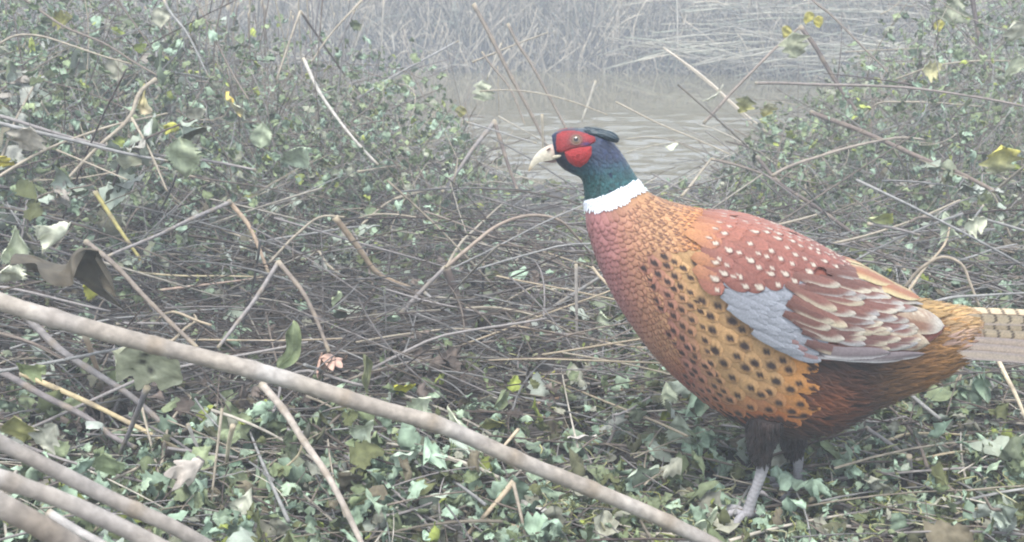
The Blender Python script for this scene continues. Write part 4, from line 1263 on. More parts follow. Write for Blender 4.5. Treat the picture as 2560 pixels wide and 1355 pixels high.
def rot_random(n, flat=0.5):
    """random turns about the vertical, then tilts: flat 0 lies flat, 1 any way"""
    yaw = RNG.uniform(0, 2 * math.pi, n); pit = RNG.normal(0, flat, n); rol = RNG.normal(0, flat, n)
    flip = RNG.uniform(0, 1, n) < .5
    rol = rol + np.where(flip, math.pi, 0)
    cy, sy, cp, sp_, cr, sr = np.cos(yaw), np.sin(yaw), np.cos(pit), np.sin(pit), np.cos(rol), np.sin(rol)
    Rz = np.zeros((n, 3, 3)); Rz[:, 0, 0], Rz[:, 0, 1], Rz[:, 1, 0], Rz[:, 1, 1], Rz[:, 2, 2] = cy, -sy, sy, cy, 1
    Rx = np.zeros((n, 3, 3)); Rx[:, 0, 0], Rx[:, 1, 1], Rx[:, 1, 2], Rx[:, 2, 1], Rx[:, 2, 2] = 1, cp, -sp_, sp_, cp
    Ry = np.zeros((n, 3, 3)); Ry[:, 1, 1], Ry[:, 0, 0], Ry[:, 0, 2], Ry[:, 2, 0], Ry[:, 2, 2] = 1, cr, sr, -sr, cr
    return Rz @ Rx @ Ry

def scatter_floor(n, y0, y1, power=2.0, spread=0.62, xlim=None):
    """ground positions, denser near the camera the way litter shows"""
    q = RNG.uniform(0, 1, n)
    a, b = y0 ** (1 - power), y1 ** (1 - power)
    y = (a + (b - a) * q) ** (1 / (1 - power))
    x = RNG.uniform(-1, 1, n) * (spread * y + .25)
    keep = y < near_edge(x) - .05
    if xlim:
        keep &= (x > xlim[0]) & (x < xlim[1])
    return x[keep], y[keep]

LEAF_TONES = np.array([(0.17, 0.185, 0.11), (0.30, 0.335, 0.27), (0.30, 0.355, 0.29), (0.13, 0.125, 0.065), (0.22, 0.23, 0.15), (0.30, 0.265, 0.235), (0.27, 0.28, 0.08), (0.17, 0.13, 0.10), (0.35, 0.41, 0.345), (0.10, 0.09, 0.06)])
LEAF_TONES = LEAF_TONES * np.array((.94, 1.06, .93))
LEAF_P = np.array([.14, .18, .17, .10, .15, .07, .04, .06, .10, .04]); LEAF_P = LEAF_P / LEAF_P.sum()

def near_bird(x, y):
    """1 where the litter is trodden flat round the bird's feet, 0 away from it"""
    return np.clip(.92 * np.exp(-((x - .27) / .24) ** 2 - ((y - 1.07) / .20) ** 2), 0, 1)

def leaf_litter(name, n, y0, y1, size, hmax, flat, power=2.0, spread=.62, xlim=None, clear=False):
    x, y = scatter_floor(n, y0, y1, power, spread, xlim)
    patch = .5 + .5 * np.sin(x * 11 + 2.5 * np.sin(y * 7)) * np.sin(y * 12 + 2 * np.sin(x * 8 + 1))
    ok = RNG.uniform(0, 1, len(x)) < .35 + .9 * patch                # leaves lie in drifts
    ok = ok & ~((RNG.uniform(0, 1, len(x)) < .5 * sstep(.10, -.05, x / y) * sstep(1.35, 1.6, y) * sstep(2.7, 2.2, y)))
    x, y = x[ok], y[ok]
    n = len(x)
    h = RNG.uniform(0, 1, n) ** 1.5 * hmax * (1 - .75 * near_bird(x, y)) * sstep(.05, .8, near_edge(x) - y)
    base = np.stack([x, y, ground(x, y) + .006 + h], -1)
    R = rot_random(n, flat)
    sc = RNG.uniform(*size, n) * RNG.choice([1, 1, 1.5], n)
    pick = RNG.integers(0, len(VAR_LOW), n)
    V = np.array(VAR_LOW)[pick]
    V = V - V.mean(axis=(1, 2), keepdims=True)
    P = np.einsum('nij,nvuj->nvui', R, V) * sc[:, None, None, None] + base[:, None, None]
    C = LEAF_TONES[RNG.choice(len(LEAF_TONES), n, p=LEAF_P)] * RNG.uniform(.7, 1.2, (n, 1))
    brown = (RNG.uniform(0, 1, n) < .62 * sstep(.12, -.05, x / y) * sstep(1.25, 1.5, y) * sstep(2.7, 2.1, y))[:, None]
    C = np.where(brown, np.array((0.105, 0.085, 0.072)) * RNG.uniform(.4, 1.7, (n, 1)), C)  # brown leaves, their colour darkened further for the shade of the hollow
    u = np.abs(np.linspace(-1, 1, 7))[None, None, :, None]
    C = C[:, None, None] * (0.9 + .2 * (u < .2) + RNG.uniform(-.14, .14, (n, 10, 7, 1)))
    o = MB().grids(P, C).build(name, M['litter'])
    tag(o, kind='stuff')

def twig_litter(name, n, y0, y1, length, rad, hmax, power=2.0, spread=.62, tones=None, tilt=.14, sides=5, bow=.1):
    x, y = scatter_floor(n, y0, y1, power, spread)
    ok = ~((y > 3.0) & (x / y > -.02) & (x / y < .19) & (RNG.uniform(0, 1, len(x)) < .75))   # thin by the open water
    x, y = x[ok], y[ok]
    n = len(x)
    flat_ = (1 - .85 * near_bird(x, y)) * sstep(.05, .8, near_edge(x) - y)
    L = RNG.uniform(*length, n) * (.5 + .5 * flat_)
    yaw = np.where(RNG.uniform(0, 1, n) < .55, RNG.normal(-.35, .5, n), RNG.uniform(0, math.pi, n))
    el = RNG.normal(0, tilt, n) * flat_
    d = np.stack([np.cos(yaw) * np.cos(el), np.sin(yaw) * np.cos(el), np.sin(el)], -1)
    t = np.linspace(-.5, .5, 7)
    P = np.stack([x, y, np.zeros(n)], -1)[:, None] + d[:, None] * (L[:, None] * t)[..., None]
    bow = RNG.normal(0, bow, n) * L
    side = np.stack([-d[:, 1], d[:, 0], np.zeros(n)], -1)
    q = (1 - (2 * t) ** 2)
    P = P + side[:, None] * (bow[:, None] * q)[..., None]
    up = np.abs(RNG.normal(0, .03, n)) * L
    lift = RNG.uniform(0, 1, n) ** 1.6 * hmax * flat_
    P[..., 2] += ground(P[..., 0], P[..., 1]).mean(1)[:, None] + .008 + lift[:, None] + up[:, None] * q
    P[..., 2] = np.maximum(P[..., 2], ground(P[..., 0], P[..., 1]) + .002)
    r = RNG.uniform(*rad, n)[:, None] * np.linspace(1, .6, 7)
    tones = np.array(tones or [TAN, GREY, BROWN, PALE, MAUVE, BROWN, DARK, GREY, MAUVE])
    C = tones[RNG.integers(0, len(tones), n)] * RNG.uniform(.5, 1.1, (n, 1))
    C = C * (1 - .35 * sstep(.12, -.05, x / y) * sstep(1.25, 1.6, y) * sstep(3.0, 2.3, y))[:, None]     # shade of the hollow in the tangle, put into the stem colours
    C = C[:, None] * RNG.uniform(.85, 1.15, (n, 7, 1))
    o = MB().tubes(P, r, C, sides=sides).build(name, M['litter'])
    tag(o, kind='stuff')

leaf_litter('leaf_litter', 9500, 0.55, 5.6, (.014, .034), .03, .5)
twig_litter('straw_litter', 6500, 0.55, 5.6, (.03, .15), (.0005, .0014), .07, bow=.05)
twig_litter('twig_litter', 1300, 0.8, 5.4, (.10, .34), (.0010, .0026), .06, tilt=.14, bow=.04)
leaf_litter('withered_leaves', 11500, 0.62, 5.0, (.010, .034), .07, .7, clear=True)
leaf_litter('fallen_leaves', 2600, .72, 1.6, (.013, .034), .085, .65)
leaf_litter('bank_leaves', 9000, 1.5, 3.6, (.011, .032), .09, .65, power=1.6, xlim=(.30, 3))
leaf_litter('crumbled_leaves', 20000, 0.7, 5.0, (.005, .013), .075, .9)
twig_litter('dead_bramble_mat', 760, 1.7, 4.6, (.2, .7), (.0012, .0028), .20, power=1.2, tilt=.35, bow=.025)
twig_litter('brown_twig_tangle', 2600, 1.4, 3.0, (.10, .36), (.0007, .0017), .13, power=1.5, tilt=.32, bow=.03, tones=[BROWN, GREY, MAUVE, DARK, BROWN])

def bush_top(x, y):
    """how high the brambles stand above the ground: tall on the left, airy on the right, low in the middle"""
    q = x / y
    left = .34 * sstep(-.16, -.42, q) * sstep(1.75, 2.3, y) + .42 * sstep(.03, -.09, q) * sstep(2.0, 2.9, y)
    right = (.30 * sstep(.17, .24, q) + .46 * sstep(.24, .42, q)) * sstep(2.0, 2.9, y)
    return left + right

def bush_mass(name, n, y0, y1, q0, q1, size, tones, p):
    """the tangle of leaves and twigs inside the bushes"""
    y = RNG.uniform(y0, y1, n); x = RNG.uniform(q0, q1, n) * y
    ok = y < near_edge(x) - .05
    x, y = x[ok], y[ok]
    top = bush_top(x, y)
    ok = RNG.uniform(0, 1, len(x)) < np.clip(top / .3, 0, 1)
    x, y, top = x[ok], y[ok], top[ok]
    n = len(x)
    # leaves gather in sprays, not evenly
    cl = .5 + .5 * np.sin(x * 17 + 3 * np.sin(y * 11)) * np.sin(y * 13 + 2 * np.sin(x * 9))
    h = top * RNG.uniform(0, 1, n) ** np.where(x > 0, 1.5, 1.25) * (.55 + .65 * cl)
    base = np.stack([x, y, ground(x, y) + .02 + h], -1)
    R = rot_random(n, .75)
    pick = RNG.integers(0, len(VAR_LOW), n)
    V = np.array(VAR_LOW)[pick]; V = V - V.mean(axis=(1, 2), keepdims=True)
    P = np.einsum('nij,nvuj->nvui', R, V) * RNG.uniform(*size, n)[:, None, None, None] + base[:, None, None]
    C = np.array(tones)[RNG.choice(len(tones), n, p=p)] * RNG.uniform(.75, 1.2, (n, 1))
    C = C[:, None, None] * (0.9 + .2 * (np.abs(np.linspace(-1, 1, 7)) < .2)[None, None, :, None] + RNG.uniform(-.14, .14, (n, 10, 7, 1)))
    mb = MB().grids(P, C)
    # twigs: thin, forked, tapering, mostly leaning
    m = n // 5
    i = RNG.integers(0, n, m)
    L = RNG.uniform(.10, .42, m); az = RNG.uniform(0, 6.283, m); el = RNG.normal(.5, .45, m)
    d = np.stack([np.cos(az) * np.cos(el), .6 * np.sin(az) * np.cos(el), np.sin(el)], -1)
    t = np.linspace(-.5, .5, 6)
    B = base[i] - np.array([0, 0, .03])
    PT = B[:, None] + d[:, None] * (L[:, None] * t)[..., None] + (RNG.normal(0, .02, (m, 1, 3)) * (1 - 4 * t ** 2)[None, :, None])
    PT[..., 2] = np.maximum(PT[..., 2], ground(PT[..., 0], PT[..., 1]))
    ct = np.array([TAN, GREY, BROWN, MAUVE, DARK, BROWN])[RNG.integers(0, 6, m)] * RNG.uniform(.75, 1.2, (m, 1))
    r = RNG.uniform(.0008, .0022, m)[:, None] * np.linspace(1, .5, 6)
    mb.tubes(PT, r, np.repeat(ct[:, None], 6, 1), sides=5)
    # side shoots from the middle of the twigs
    d2 = d + RNG.normal(0, .6, (m, 3)); L2 = L * RNG.uniform(.25, .5, m)
    P2 = PT[:, 3][:, None] + d2[:, None] * (L2[:, None] * np.linspace(0, 1, 5))[..., None]
    mb.tubes(P2, r[:, 3:4] * np.linspace(.8, .35, 5), np.repeat(ct[:, None], 5, 1), sides=4)
    o = mb.build(name, M['litter'])
    tag(o, kind='stuff')

BUSH_TONES = [(0.19, 0.215, 0.14), (0.26, 0.305, 0.24), (0.31, 0.365, 0.31), (0.13, 0.14, 0.08), (0.25, 0.27, 0.17), (0.30, 0.28, 0.24), (0.33, 0.34, 0.10)]
BUSH_TONES = [(a * .95, b * 1.06, c * .92) for a, b, c in BUSH_TONES]
bush_mass('bramble_thicket', 20000, 1.9, 4.6, -.66, .03, (.010, .034), BUSH_TONES, [.2, .2, .14, .17, .16, .09, .04])
bush_mass('bank_undergrowth', 18000, 2.0, 5.0, .16, .66, (.010, .032), BUSH_TONES, [.24, .16, .10, .17, .19, .07, .07])

# ------------------------------------------------------------------ single leaves that stand out
def euler_leaf(px, py, y, size_px, rot_deg, tilt, roll, name, label, cat, verts, colour=None, group=None, under=False, holes=None):
    """a leaf whose middle shows at a pixel, at ground distance y; rot: direction of its tip in the picture (0 right, 90 up)"""
    c = at(px, py, y)
    dep = c[1] * CP + (CAM_H - c[2]) * SP
    sz = size_px * dep / FPX * (.85 if size_px < 160 else 1)
    V = verts - verts.mean(axis=(0, 1))
    a = math.radians(rot_deg)
    ydir = np.array([math.cos(a), 0, math.sin(a)])                   # tip direction, upright plane
    zdir = np.array([0, -1.0, 0])                                    # upper side towards the viewer
    # tip the plane back so it lies more or less on the slope
    ct, st = math.cos(tilt), math.sin(tilt)
    T = np.array([[1, 0, 0], [0, ct, -st], [0, st, ct]])
    ydir, zdir = T @ ydir, T @ zdir
    xdir = np.cross(ydir, zdir)
    cr, sr = math.cos(roll), math.sin(roll)
    xd, zd = xdir * cr + zdir * sr, -xdir * sr + zdir * cr
    if under:
        xd, zd = -xd, -zd
    P = V[..., :1] * xd + V[..., 1:2] * ydir + V[..., 2:] * zd
    P = P * sz
    shade = leaf_shade(V)
    if colour is None:
        mb = MB().grids(P[None], shade[None]); mat = M['leaf']
    else:
        col = np.asarray(colour, float)
        if col.ndim == 2:                                            # a blend from root to tip
            t = np.linspace(0, 1, V.shape[0])[:, None, None]
            colr = col[0] * (1 - t) + col[1] * t
        else:
            colr = col
        C = shade * colr * np.array((1.22, 1.14, .98))
        if holes is not None:
            uu, vv = np.meshgrid(np.linspace(-1, 1, V.shape[1]), np.linspace(0, 1, V.shape[0]))
            for (hu, hv, hr) in holes:
                k = np.clip(1.6 - np.hypot((uu - hu) * .5, vv - hv) / hr, 0, 1)
                C = mix(C, np.array((.03, .025, .02)), k)
        mb = MB().grids(P[None], C[None]); mat = M['leaf_painted']
    o = mb.build(name, mat)
    o.location = c
    tag(o, label, cat, group)
    return o

G1, G2, G3, YEL, GRY, PNK = (0.22, 0.26, 0.15), (0.36, 0.42, 0.35), (0.30, 0.36, 0.27), (0.36, 0.36, 0.07), (0.36, 0.35, 0.35), (0.42, 0.29, 0.25)
def hi(kind, seed, curl, fold, cr=.05):
    return leaf_grid(kind, 17, 26, seed, curl, fold, cr)
LEAVES = [
 # label, px, py, y, size, rot, tilt, roll, shape, colour
 ('big curled brown dead leaf hanging over the left end of the main stalk', 150, 668, 1.35, 285, 214, .25, .6, hi('lobed', 3, 1.1, .75, .07), (0.06, 0.053, 0.040)),
 ('white edged curled leaf above the big brown dead leaf', 135, 580, 1.5, 130, 10, .6, .3, hi('ovate', 5, 2.2, .8, .07), (0.46, 0.50, 0.44)),
 ('pale green rolled leaf at the left edge beside the big brown leaf', 35, 615, 1.5, 110, 60, .5, -.5, hi('ovate', 8, 1.9, .9, .06), (0.36, 0.42, 0.34)),
 ('white underside of a curled leaf at the left edge below the rolled one', 25, 690, 1.45, 120, 250, .4, .6, hi('ovate', 9, 2.4, .6, .06), (0.50, 0.54, 0.48)),
 ('yellow green tip of a leaf under the big brown leaf', 245, 715, 1.45, 95, 340, .7, .2, hi('ovate', 12, .9, .5), (0.30, 0.32, 0.07)),
 ('grey green leaf with three dark holes below the main stalk', 375, 915, 1.22, 190, 330, .55, 0.0, hi('lobed', 14, .35, .15, .02), (0.33, 0.36, 0.29)),
 ('pinkish crumpled dead leaf above the main stalk', 830, 905, 1.45, 125, 300, .7, .2, hi('lobed', 17, 1.6, .9, .09), (0.42, 0.29, 0.26)),
 ('bright yellow green leaf just above the main stalk', 1012, 968, 1.4, 70, 345, .8, .1, hi('ovate', 19, .5, .3), (0.42, 0.44, 0.06)),
 ('second yellow green leaf, ragged, left of the flank', 1365, 942, 1.6, 66, 15, .8, -.2, hi('lobed', 20, .5, .3), (0.38, 0.40, 0.07)),
 ('yellow patched brownish green leaf between the main stalk and the breast', 1235, 1060, 1.35, 96, 300, .7, .1, hi('ovate', 22, .8, .5), np.array([(0.20, 0.22, 0.13), (0.36, 0.36, 0.06)])),
 ('pale lilac notched leaf lying below the breast', 1452, 1093, 1.3, 92, 200, .9, .1, hi('lobed', 25, .3, .2, .03), (0.42, 0.41, 0.43)),
 ('long pale green leaf hanging point down in the bush', 458, 400, 1.85, 150, 268, .15, .5, hi('ovate', 27, .4, .7), (0.36, 0.43, 0.33)),
 ('folded pale green leaf pointing down left in the bush', 735, 392, 2.2, 108, 215, .3, .3, hi('ovate', 29, .5, .4), (0.33, 0.42, 0.34)),
 ('broad dull green leaf facing us in the bush', 655, 338, 2.3, 78, 80, .2, .1, hi('ovate', 31, .3, .2), (0.25, 0.31, 0.24)),
 ('grey leaf seen flat among the stems left of the dull green one', 490, 283, 2.3, 62, 20, .8, .1, hi('ovate', 33, .4, .3), (0.36, 0.37, 0.33)),
 ('white and yellow crumpled leaf pile leaf in the bush', 585, 262, 2.35, 92, 190, .5, .3, hi('lobed', 35, 1.2, .7, .09), np.array([(0.46, 0.5, 0.45), (0.5, 0.4, 0.06)])),
 ('yellowish curled leaf shaped like a spoon in the bush', 362, 252, 2.1, 88, 120, .3, .5, hi('ovate', 37, 1.8, .9), np.array([(0.42, 0.38, 0.3), (0.33, 0.32, 0.13)])),
 ('pale grey jagged leaf near the left edge', 72, 350, 1.9, 105, 250, .4, .1, hi('lobed', 39, .6, .3), (0.36, 0.35, 0.33)),
 ('small deep yellow leaf at the left edge', 14, 405, 1.8, 56, 300, .4, 0, hi('lobed', 41, .5, .3), (0.36, 0.33, 0.05)),
 ('dark green twisted leaf standing like a post in the bush', 402, 165, 2.3, 120, 92, .1, 1.0, hi('narrow', 43, .3, 1.2), (0.12, 0.16, 0.12)),
 ('broad grey leaf face on in the upper left', 288, 168, 2.4, 72, 60, .2, .1, hi('ovate', 45, .3, .2), (0.24, 0.25, 0.22)),
 ('pointed grey leaf hanging at the top of the bush', 400, 45, 2.5, 62, 275, .1, .2, hi('ovate', 47, .4, .3), (0.33, 0.35, 0.31)),
 ('bright green leaf in the upper left of the bush', 350, 118, 2.4, 40, 20, .7, .1, hi('ovate', 49, .5, .3), (0.27, 0.34, 0.10)),
 ('olive yellow leaf hanging in the top left', 155, 45, 2.5, 58, 340, .4, .1, hi('lobed', 51, .5, .4), (0.33, 0.33, 0.12)),
 ('yellow green curled leaf under the broad white one in the bush', 430, 320, 2.1, 60, 10, .5, .4, hi('ovate', 53, 1.5, .8), (0.36, 0.38, 0.08)),
 ('round grey green leaf at the right end of the bush over the water', 1208, 228, 2.9, 64, 90, .2, .1, hi('lobed', 55, .3, .2), (0.32, 0.36, 0.30)),
 ('olive leaf hanging below the round grey one', 1152, 280, 2.9, 40, 260, .1, .1, hi('ovate', 57, .3, .3), (0.29, 0.29, 0.12)),
 ('pale shiny green leaf on a stalk left of the main tangle centre', 845, 742, 1.6, 66, 340, .6, .2, hi('ovate', 59, 1.2, .7), (0.33, 0.40, 0.28)),
 ('long twisted green leaf hanging above the main stalk', 722, 872, 1.35, 162, 262, .1, .5, hi('narrow', 61, .5, .6), (0.25, 0.31, 0.19)),
 ('dark twisted leaf standing beside the pinkish one', 915, 935, 1.3, 130, 275, .1, .9, hi('narrow', 63, .5, 1.0), (0.16, 0.18, 0.11)),
 ('toothed green leaf hanging low in the lower left', 275, 1165, 1.02, 105, 275, .15, .1, hi('ovate', 65, .4, .3), (0.21, 0.27, 0.17)),
 ('grey mauve curled leaf like a hood in the lower left', 468, 1178, 1.05, 110, 30, .5, .6, hi('lobed', 67, 2.0, .9, .05), (0.36, 0.34, 0.34)),
 ('small fresh green leaf below the left end of the main stalk', 82, 925, 1.15, 80, 20, .6, .1, hi('lobed', 69, .5, .3), (0.27, 0.33, 0.19)),
 ('olive blurred leaf at the left edge of the lower corner', 50, 1075, 1.0, 110, 270, .2, .1, hi('ovate', 71, .4, .4), (0.23, 0.24, 0.11)),
 ('grey leaf blurred beside the olive one', 118, 1090, 1.0, 90, 40, .4, .2, hi('lobed', 73, .5, .3), (0.29, 0.31, 0.29)),
 ('blue green maple shaped leaf left of the standing leg', 1600, 1190, 1.22, 125, 20, .75, .1, hi('lobed', 75, .5, .35), (0.33, 0.41, 0.36)),
 ('long blue green leaf lying below the main stalk', 1095, 1240, 1.12, 125, 325, .8, .2, hi('ovate', 77, .4, .5), (0.38, 0.46, 0.42)),
 ('pale mint leaf lying in front of the foot', 1768, 1300, 1.13, 88, 25, .7, .2, hi('ovate', 79, .9, .5), (0.36, 0.44, 0.36)),
 ('pale green pointed leaf before the breast', 1508, 805, 1.72, 66, 95, .2, .2, hi('ovate', 81, .4, .4), (0.36, 0.43, 0.35)),
 ('white green curled leaf at the feet side below the flank', 1672, 985, 1.38, 70, 120, .4, .3, hi('ovate', 83, 1.2, .6), (0.38, 0.44, 0.36)),
 ('grey folded leaf beside the shank', 1700, 1075, 1.3, 100, 100, .4, .2, hi('ovate', 85, .8, .5), (0.26, 0.31, 0.27)),
 ('yellow green leaf hanging above the back of the bird', 2200, 545, 1.9, 78, 215, .4, .3, hi('ovate', 87, .5, .5), np.array([(0.33, 0.38, 0.10), (0.38, 0.43, 0.28)])),
 ('pale green spiky leaf right of the yellow green one', 2368, 572, 1.9, 86, 140, .3, .5, hi('lobed', 89, 1.0, .8), (0.33, 0.40, 0.33)),
 ('white crumpled leaf at the right edge above the tail', 2440, 560, 1.8, 80, 30, .4, .3, hi('lobed', 91, .9, .6), (0.38, 0.42, 0.36)),
 ('broad grey leaf with a yellow top at the right edge', 2500, 405, 2.0, 120, 275, .2, .1, hi('lobed', 93, .5, .3), np.array([(0.38, 0.37, 0.08), (0.33, 0.36, 0.28)])),
 ('grey green lobed leaf below the kink over the far bank', 1985, 115, 2.9, 88, 285, .1, .2, hi('lobed', 95, .4, .3), (0.30, 0.33, 0.25)),
 ('small yellow leaf above the grey lobed one', 1965, 80, 2.95, 40, 260, .1, .1, hi('ovate', 97, .4, .3), (0.40, 0.38, 0.12)),
 ('dark green and yellow leaf on the end of the level cane', 1860, 262, 2.7, 62, 255, .1, .2, hi('lobed', 99, .4, .4), np.array([(0.14, 0.16, 0.1), (0.36, 0.36, 0.12)])),
 ('grey and yellow leaf hanging under the level cane', 1918, 275, 2.7, 52, 270, .1, .2, hi('lobed', 101, .4, .4), np.array([(0.30, 0.31, 0.26), (0.36, 0.34, 0.08)])),
 ('pale yellow toothed leaf before the dark far bank', 2332, 172, 2.75, 62, 10, .3, .2, hi('lobed', 103, .5, .4), (0.42, 0.42, 0.26)),
 ('tiny white leaf tip standing against the water', 1683, 365, 2.5, 44, 70, .1, .7, hi('ovate', 105, 1.0, .9), (0.48, 0.53, 0.45)),
 ('thin white curled leaf over the water right of the head', 1785, 237, 3.0, 84, 5, 1.2, .2, hi('narrow', 107, 1.3, .9), (0.44, 0.46, 0.42)),
 ('yellow leaf pair, the left leaf, over the far bank', 2020, 45, 3.0, 40, 270, .1, .1, hi('ovate', 109, .3, .3), (0.45, 0.43, 0.12)),
 ('yellow leaf pair, the right leaf, over the far bank', 2046, 55, 3.0, 38, 280, .1, .1, hi('ovate', 111, .3, .3), (0.48, 0.45, 0.11)),
 ('yellow leaf low on the dark bramble trunk', 2346, 65, 2.9, 40, 265, .1, .1, hi('ovate', 113, .3, .3), (0.45, 0.44, 0.10)),
 ('dusky grey leaf beside the bramble trunk', 2385, 28, 2.9, 86, 80, .2, .2, hi('lobed', 115, .4, .3), (0.22, 0.25, 0.20)),
 ('large grey leaf at the top of the right edge', 2540, 80, 2.5, 84, 285, .2, .1, hi('lobed', 117, .5, .3), (0.36, 0.38, 0.33)),
 ('pale leaf on the right edge below the large grey one', 2535, 165, 2.5, 74, 260, .2, .1, hi('ovate', 119, .5, .4), (0.40, 0.45, 0.36)),
 ('yellow leaf low in the grass right of the far leg', 2100, 1150, 1.4, 70, 285, .3, .2, hi('narrow', 121, .5, .5), (0.36, 0.38, 0.07)),
 ('light grey leaf standing right of the yellow leaf', 2148, 1190, 1.3, 60, 95, .4, .2, hi('ovate', 123, .5, .3), (0.42, 0.40, 0.40)),
 ('white curled leaf lying right of the feet', 2235, 1262, 1.18, 80, 325, .6, .3, hi('narrow', 125, 1.0, .8), (0.5, 0.54, 0.47)),
 ('pale grey leaf on the lower edge in mid frame', 1130, 1330, 1.08, 100, 30, .7, .1, hi('lobed', 127, .5, .3), (0.36, 0.35, 0.37)),
 ('grey leaf with white rim near the tan stick', 1345, 1270, 1.12, 110, 190, .8, .1, hi('lobed', 129, .5, .4), (0.36, 0.37, 0.39)),
 ('dark grey leaf lying flat above the main stalk in mid frame', 1435, 1025, 1.45, 92, 10, .9, .1, hi('ovate', 131, .4, .2), (0.12, 0.12, 0.10)),
 ('white green leaf pair resting on the main stalk', 1048, 1010, 1.3, 80, 20, .7, .3, hi('lobed', 133, .8, .5), (0.42, 0.48, 0.41)),
 ('pale grey leaf resting on the main stalk right of the centre', 1135, 1045, 1.25, 74, 150, .7, .3, hi('ovate', 135, 1.4, .7), (0.40, 0.45, 0.38)),
 ('light grey diamond leaf above the lower half of the main stalk', 1222, 998, 1.4, 62, 250, .8, .1, hi('ovate', 137, .4, .2), (0.40, 0.40, 0.40)),
 ('blue green pair leaf left of the lower stalk', 905, 1075, 1.2, 90, 25, .7, .2, hi('lobed', 139, .8, .4), (0.37, 0.44, 0.38)),
 ('mint green leaf right of the stalk at the lower edge', 1015, 1140, 1.17, 96, 350, .8, .2, hi('lobed', 141, .7, .4), (0.36, 0.45, 0.41)),
 ('grey white curled leaf between the lower stalk and the tendril', 610, 1255, 1.05, 84, 70, .5, .3, hi('ovate', 143, 1.1, .6), (0.40, 0.43, 0.39)),
]
for (lab, px, py, y, size, rot, tilt, roll, verts, colour) in LEAVES:
    euler_leaf(px, py, y, size, rot, tilt, roll, 'withered_leaf', lab, 'leaf', verts, colour,
               holes=[(-.35, .38, .05), (.05, .42, .05), (.3, .55, .05)] if 'three dark holes' in lab else None)

# further single leaves nearest the camera: copies of the leaf shapes, each its own object
def loose_leaves(n, y0, y1, size, label, group, hmax=.07, flat=.55, spread=.5):
    x, y = scatter_floor(n, y0, y1, 1.6, spread)
    R = rot_random(len(x), flat)
    for i in range(len(x)):
        if near_bird(x[i], y[i]) > .45:
            continue
        me = LEAF_MESH[int(RNG.integers(0, len(LEAF_MESH)))]
        o = bpy.data.objects.new('withered_leaf', me)
        s = RNG.uniform(*size)
        m = Matrix(R[i].tolist()).to_4x4()
        o.matrix_world = Matrix.Translation((x[i], y[i], float(ground(x[i], y[i])) + .015 + RNG.uniform(0, 1) ** 1.4 * hmax)) @ m @ Matrix.Scale(s, 4)
        COL.objects.link(o)
        tag(o, label, 'leaf', group)
loose_leaves(230, .85, 1.9, (.022, .05), 'small withered grey green leaf lying loose on the flattened litter', 'withered leaves lying on the litter')

# ------------------------------------------------------------------ loose dry stems, each an object
def loose_stems(n, y0, y1, label, group, length=(.10, .42), rad=(.0009, .0024), hmax=.12, tilt=.22):
    meshes = []
    for k in range(10):
        t = np.linspace(0, 1, 12)
        r = np.random.default_rng(50 + k)
        P = np.stack([t - .5, .045 * r.normal() * np.sin(t * math.pi) + .012 * np.sin(t * 9 + k), .03 * abs(r.normal()) * np.sin(t * math.pi)], -1)
        if k % 3 == 0:                                       # a kinked one
            P[:, 2] += np.minimum(t, 1 - t) * (.10 if k % 2 else .2)
        c = np.array([TAN, GREY, BROWN, MAUVE, (0.33, 0.27, 0.19)][k % 5]) * (1 + .1 * r.normal(size=(12, 1)))
        meshes.append(MB().tubes(P[None], np.linspace(.008, .0055, 12)[None], c[None], 6).mesh('dry_stem', M['stem']))
    x, y = scatter_floor(n, y0, y1, 1.5, .55)
    for i in range(len(x)):
        o = bpy.data.objects.new('dry_stem', meshes[int(RNG.integers(0, 10))])
        L = RNG.uniform(*length); rr = RNG.uniform(*rad) / (.0068)
        yaw = RNG.normal(-.4, .5) if RNG.uniform() < .55 else RNG.uniform(0, math.pi)
        el = RNG.normal(0, tilt)
        m = Matrix.Rotation(yaw, 4, 'Z') @ Matrix.Rotation(el, 4, 'Y') @ Matrix.Diagonal((L, max(rr, L * .35), max(rr, L * .35), 1))
        # keep the thickness: scale the cross-section by rr, the bow by the same
        m = Matrix.Rotation(yaw, 4, 'Z') @ Matrix.Rotation(el, 4, 'Y') @ Matrix.Diagonal((L, rr, rr, 1))
        o.matrix_world = Matrix.Translation((x[i], y[i], float(ground(x[i], y[i])) + .02 + abs(math.sin(el)) * L * .5 + RNG.uniform(0, 1) ** 1.5 * hmax)) @ m
        COL.objects.link(o)
        tag(o, label, 'plant stem', group)
loose_stems(190, 1.35, 4.0, 'thin dry stem tip lying unremarked among many others on the flattened tangle', 'thin dry stems lying in the tangle')

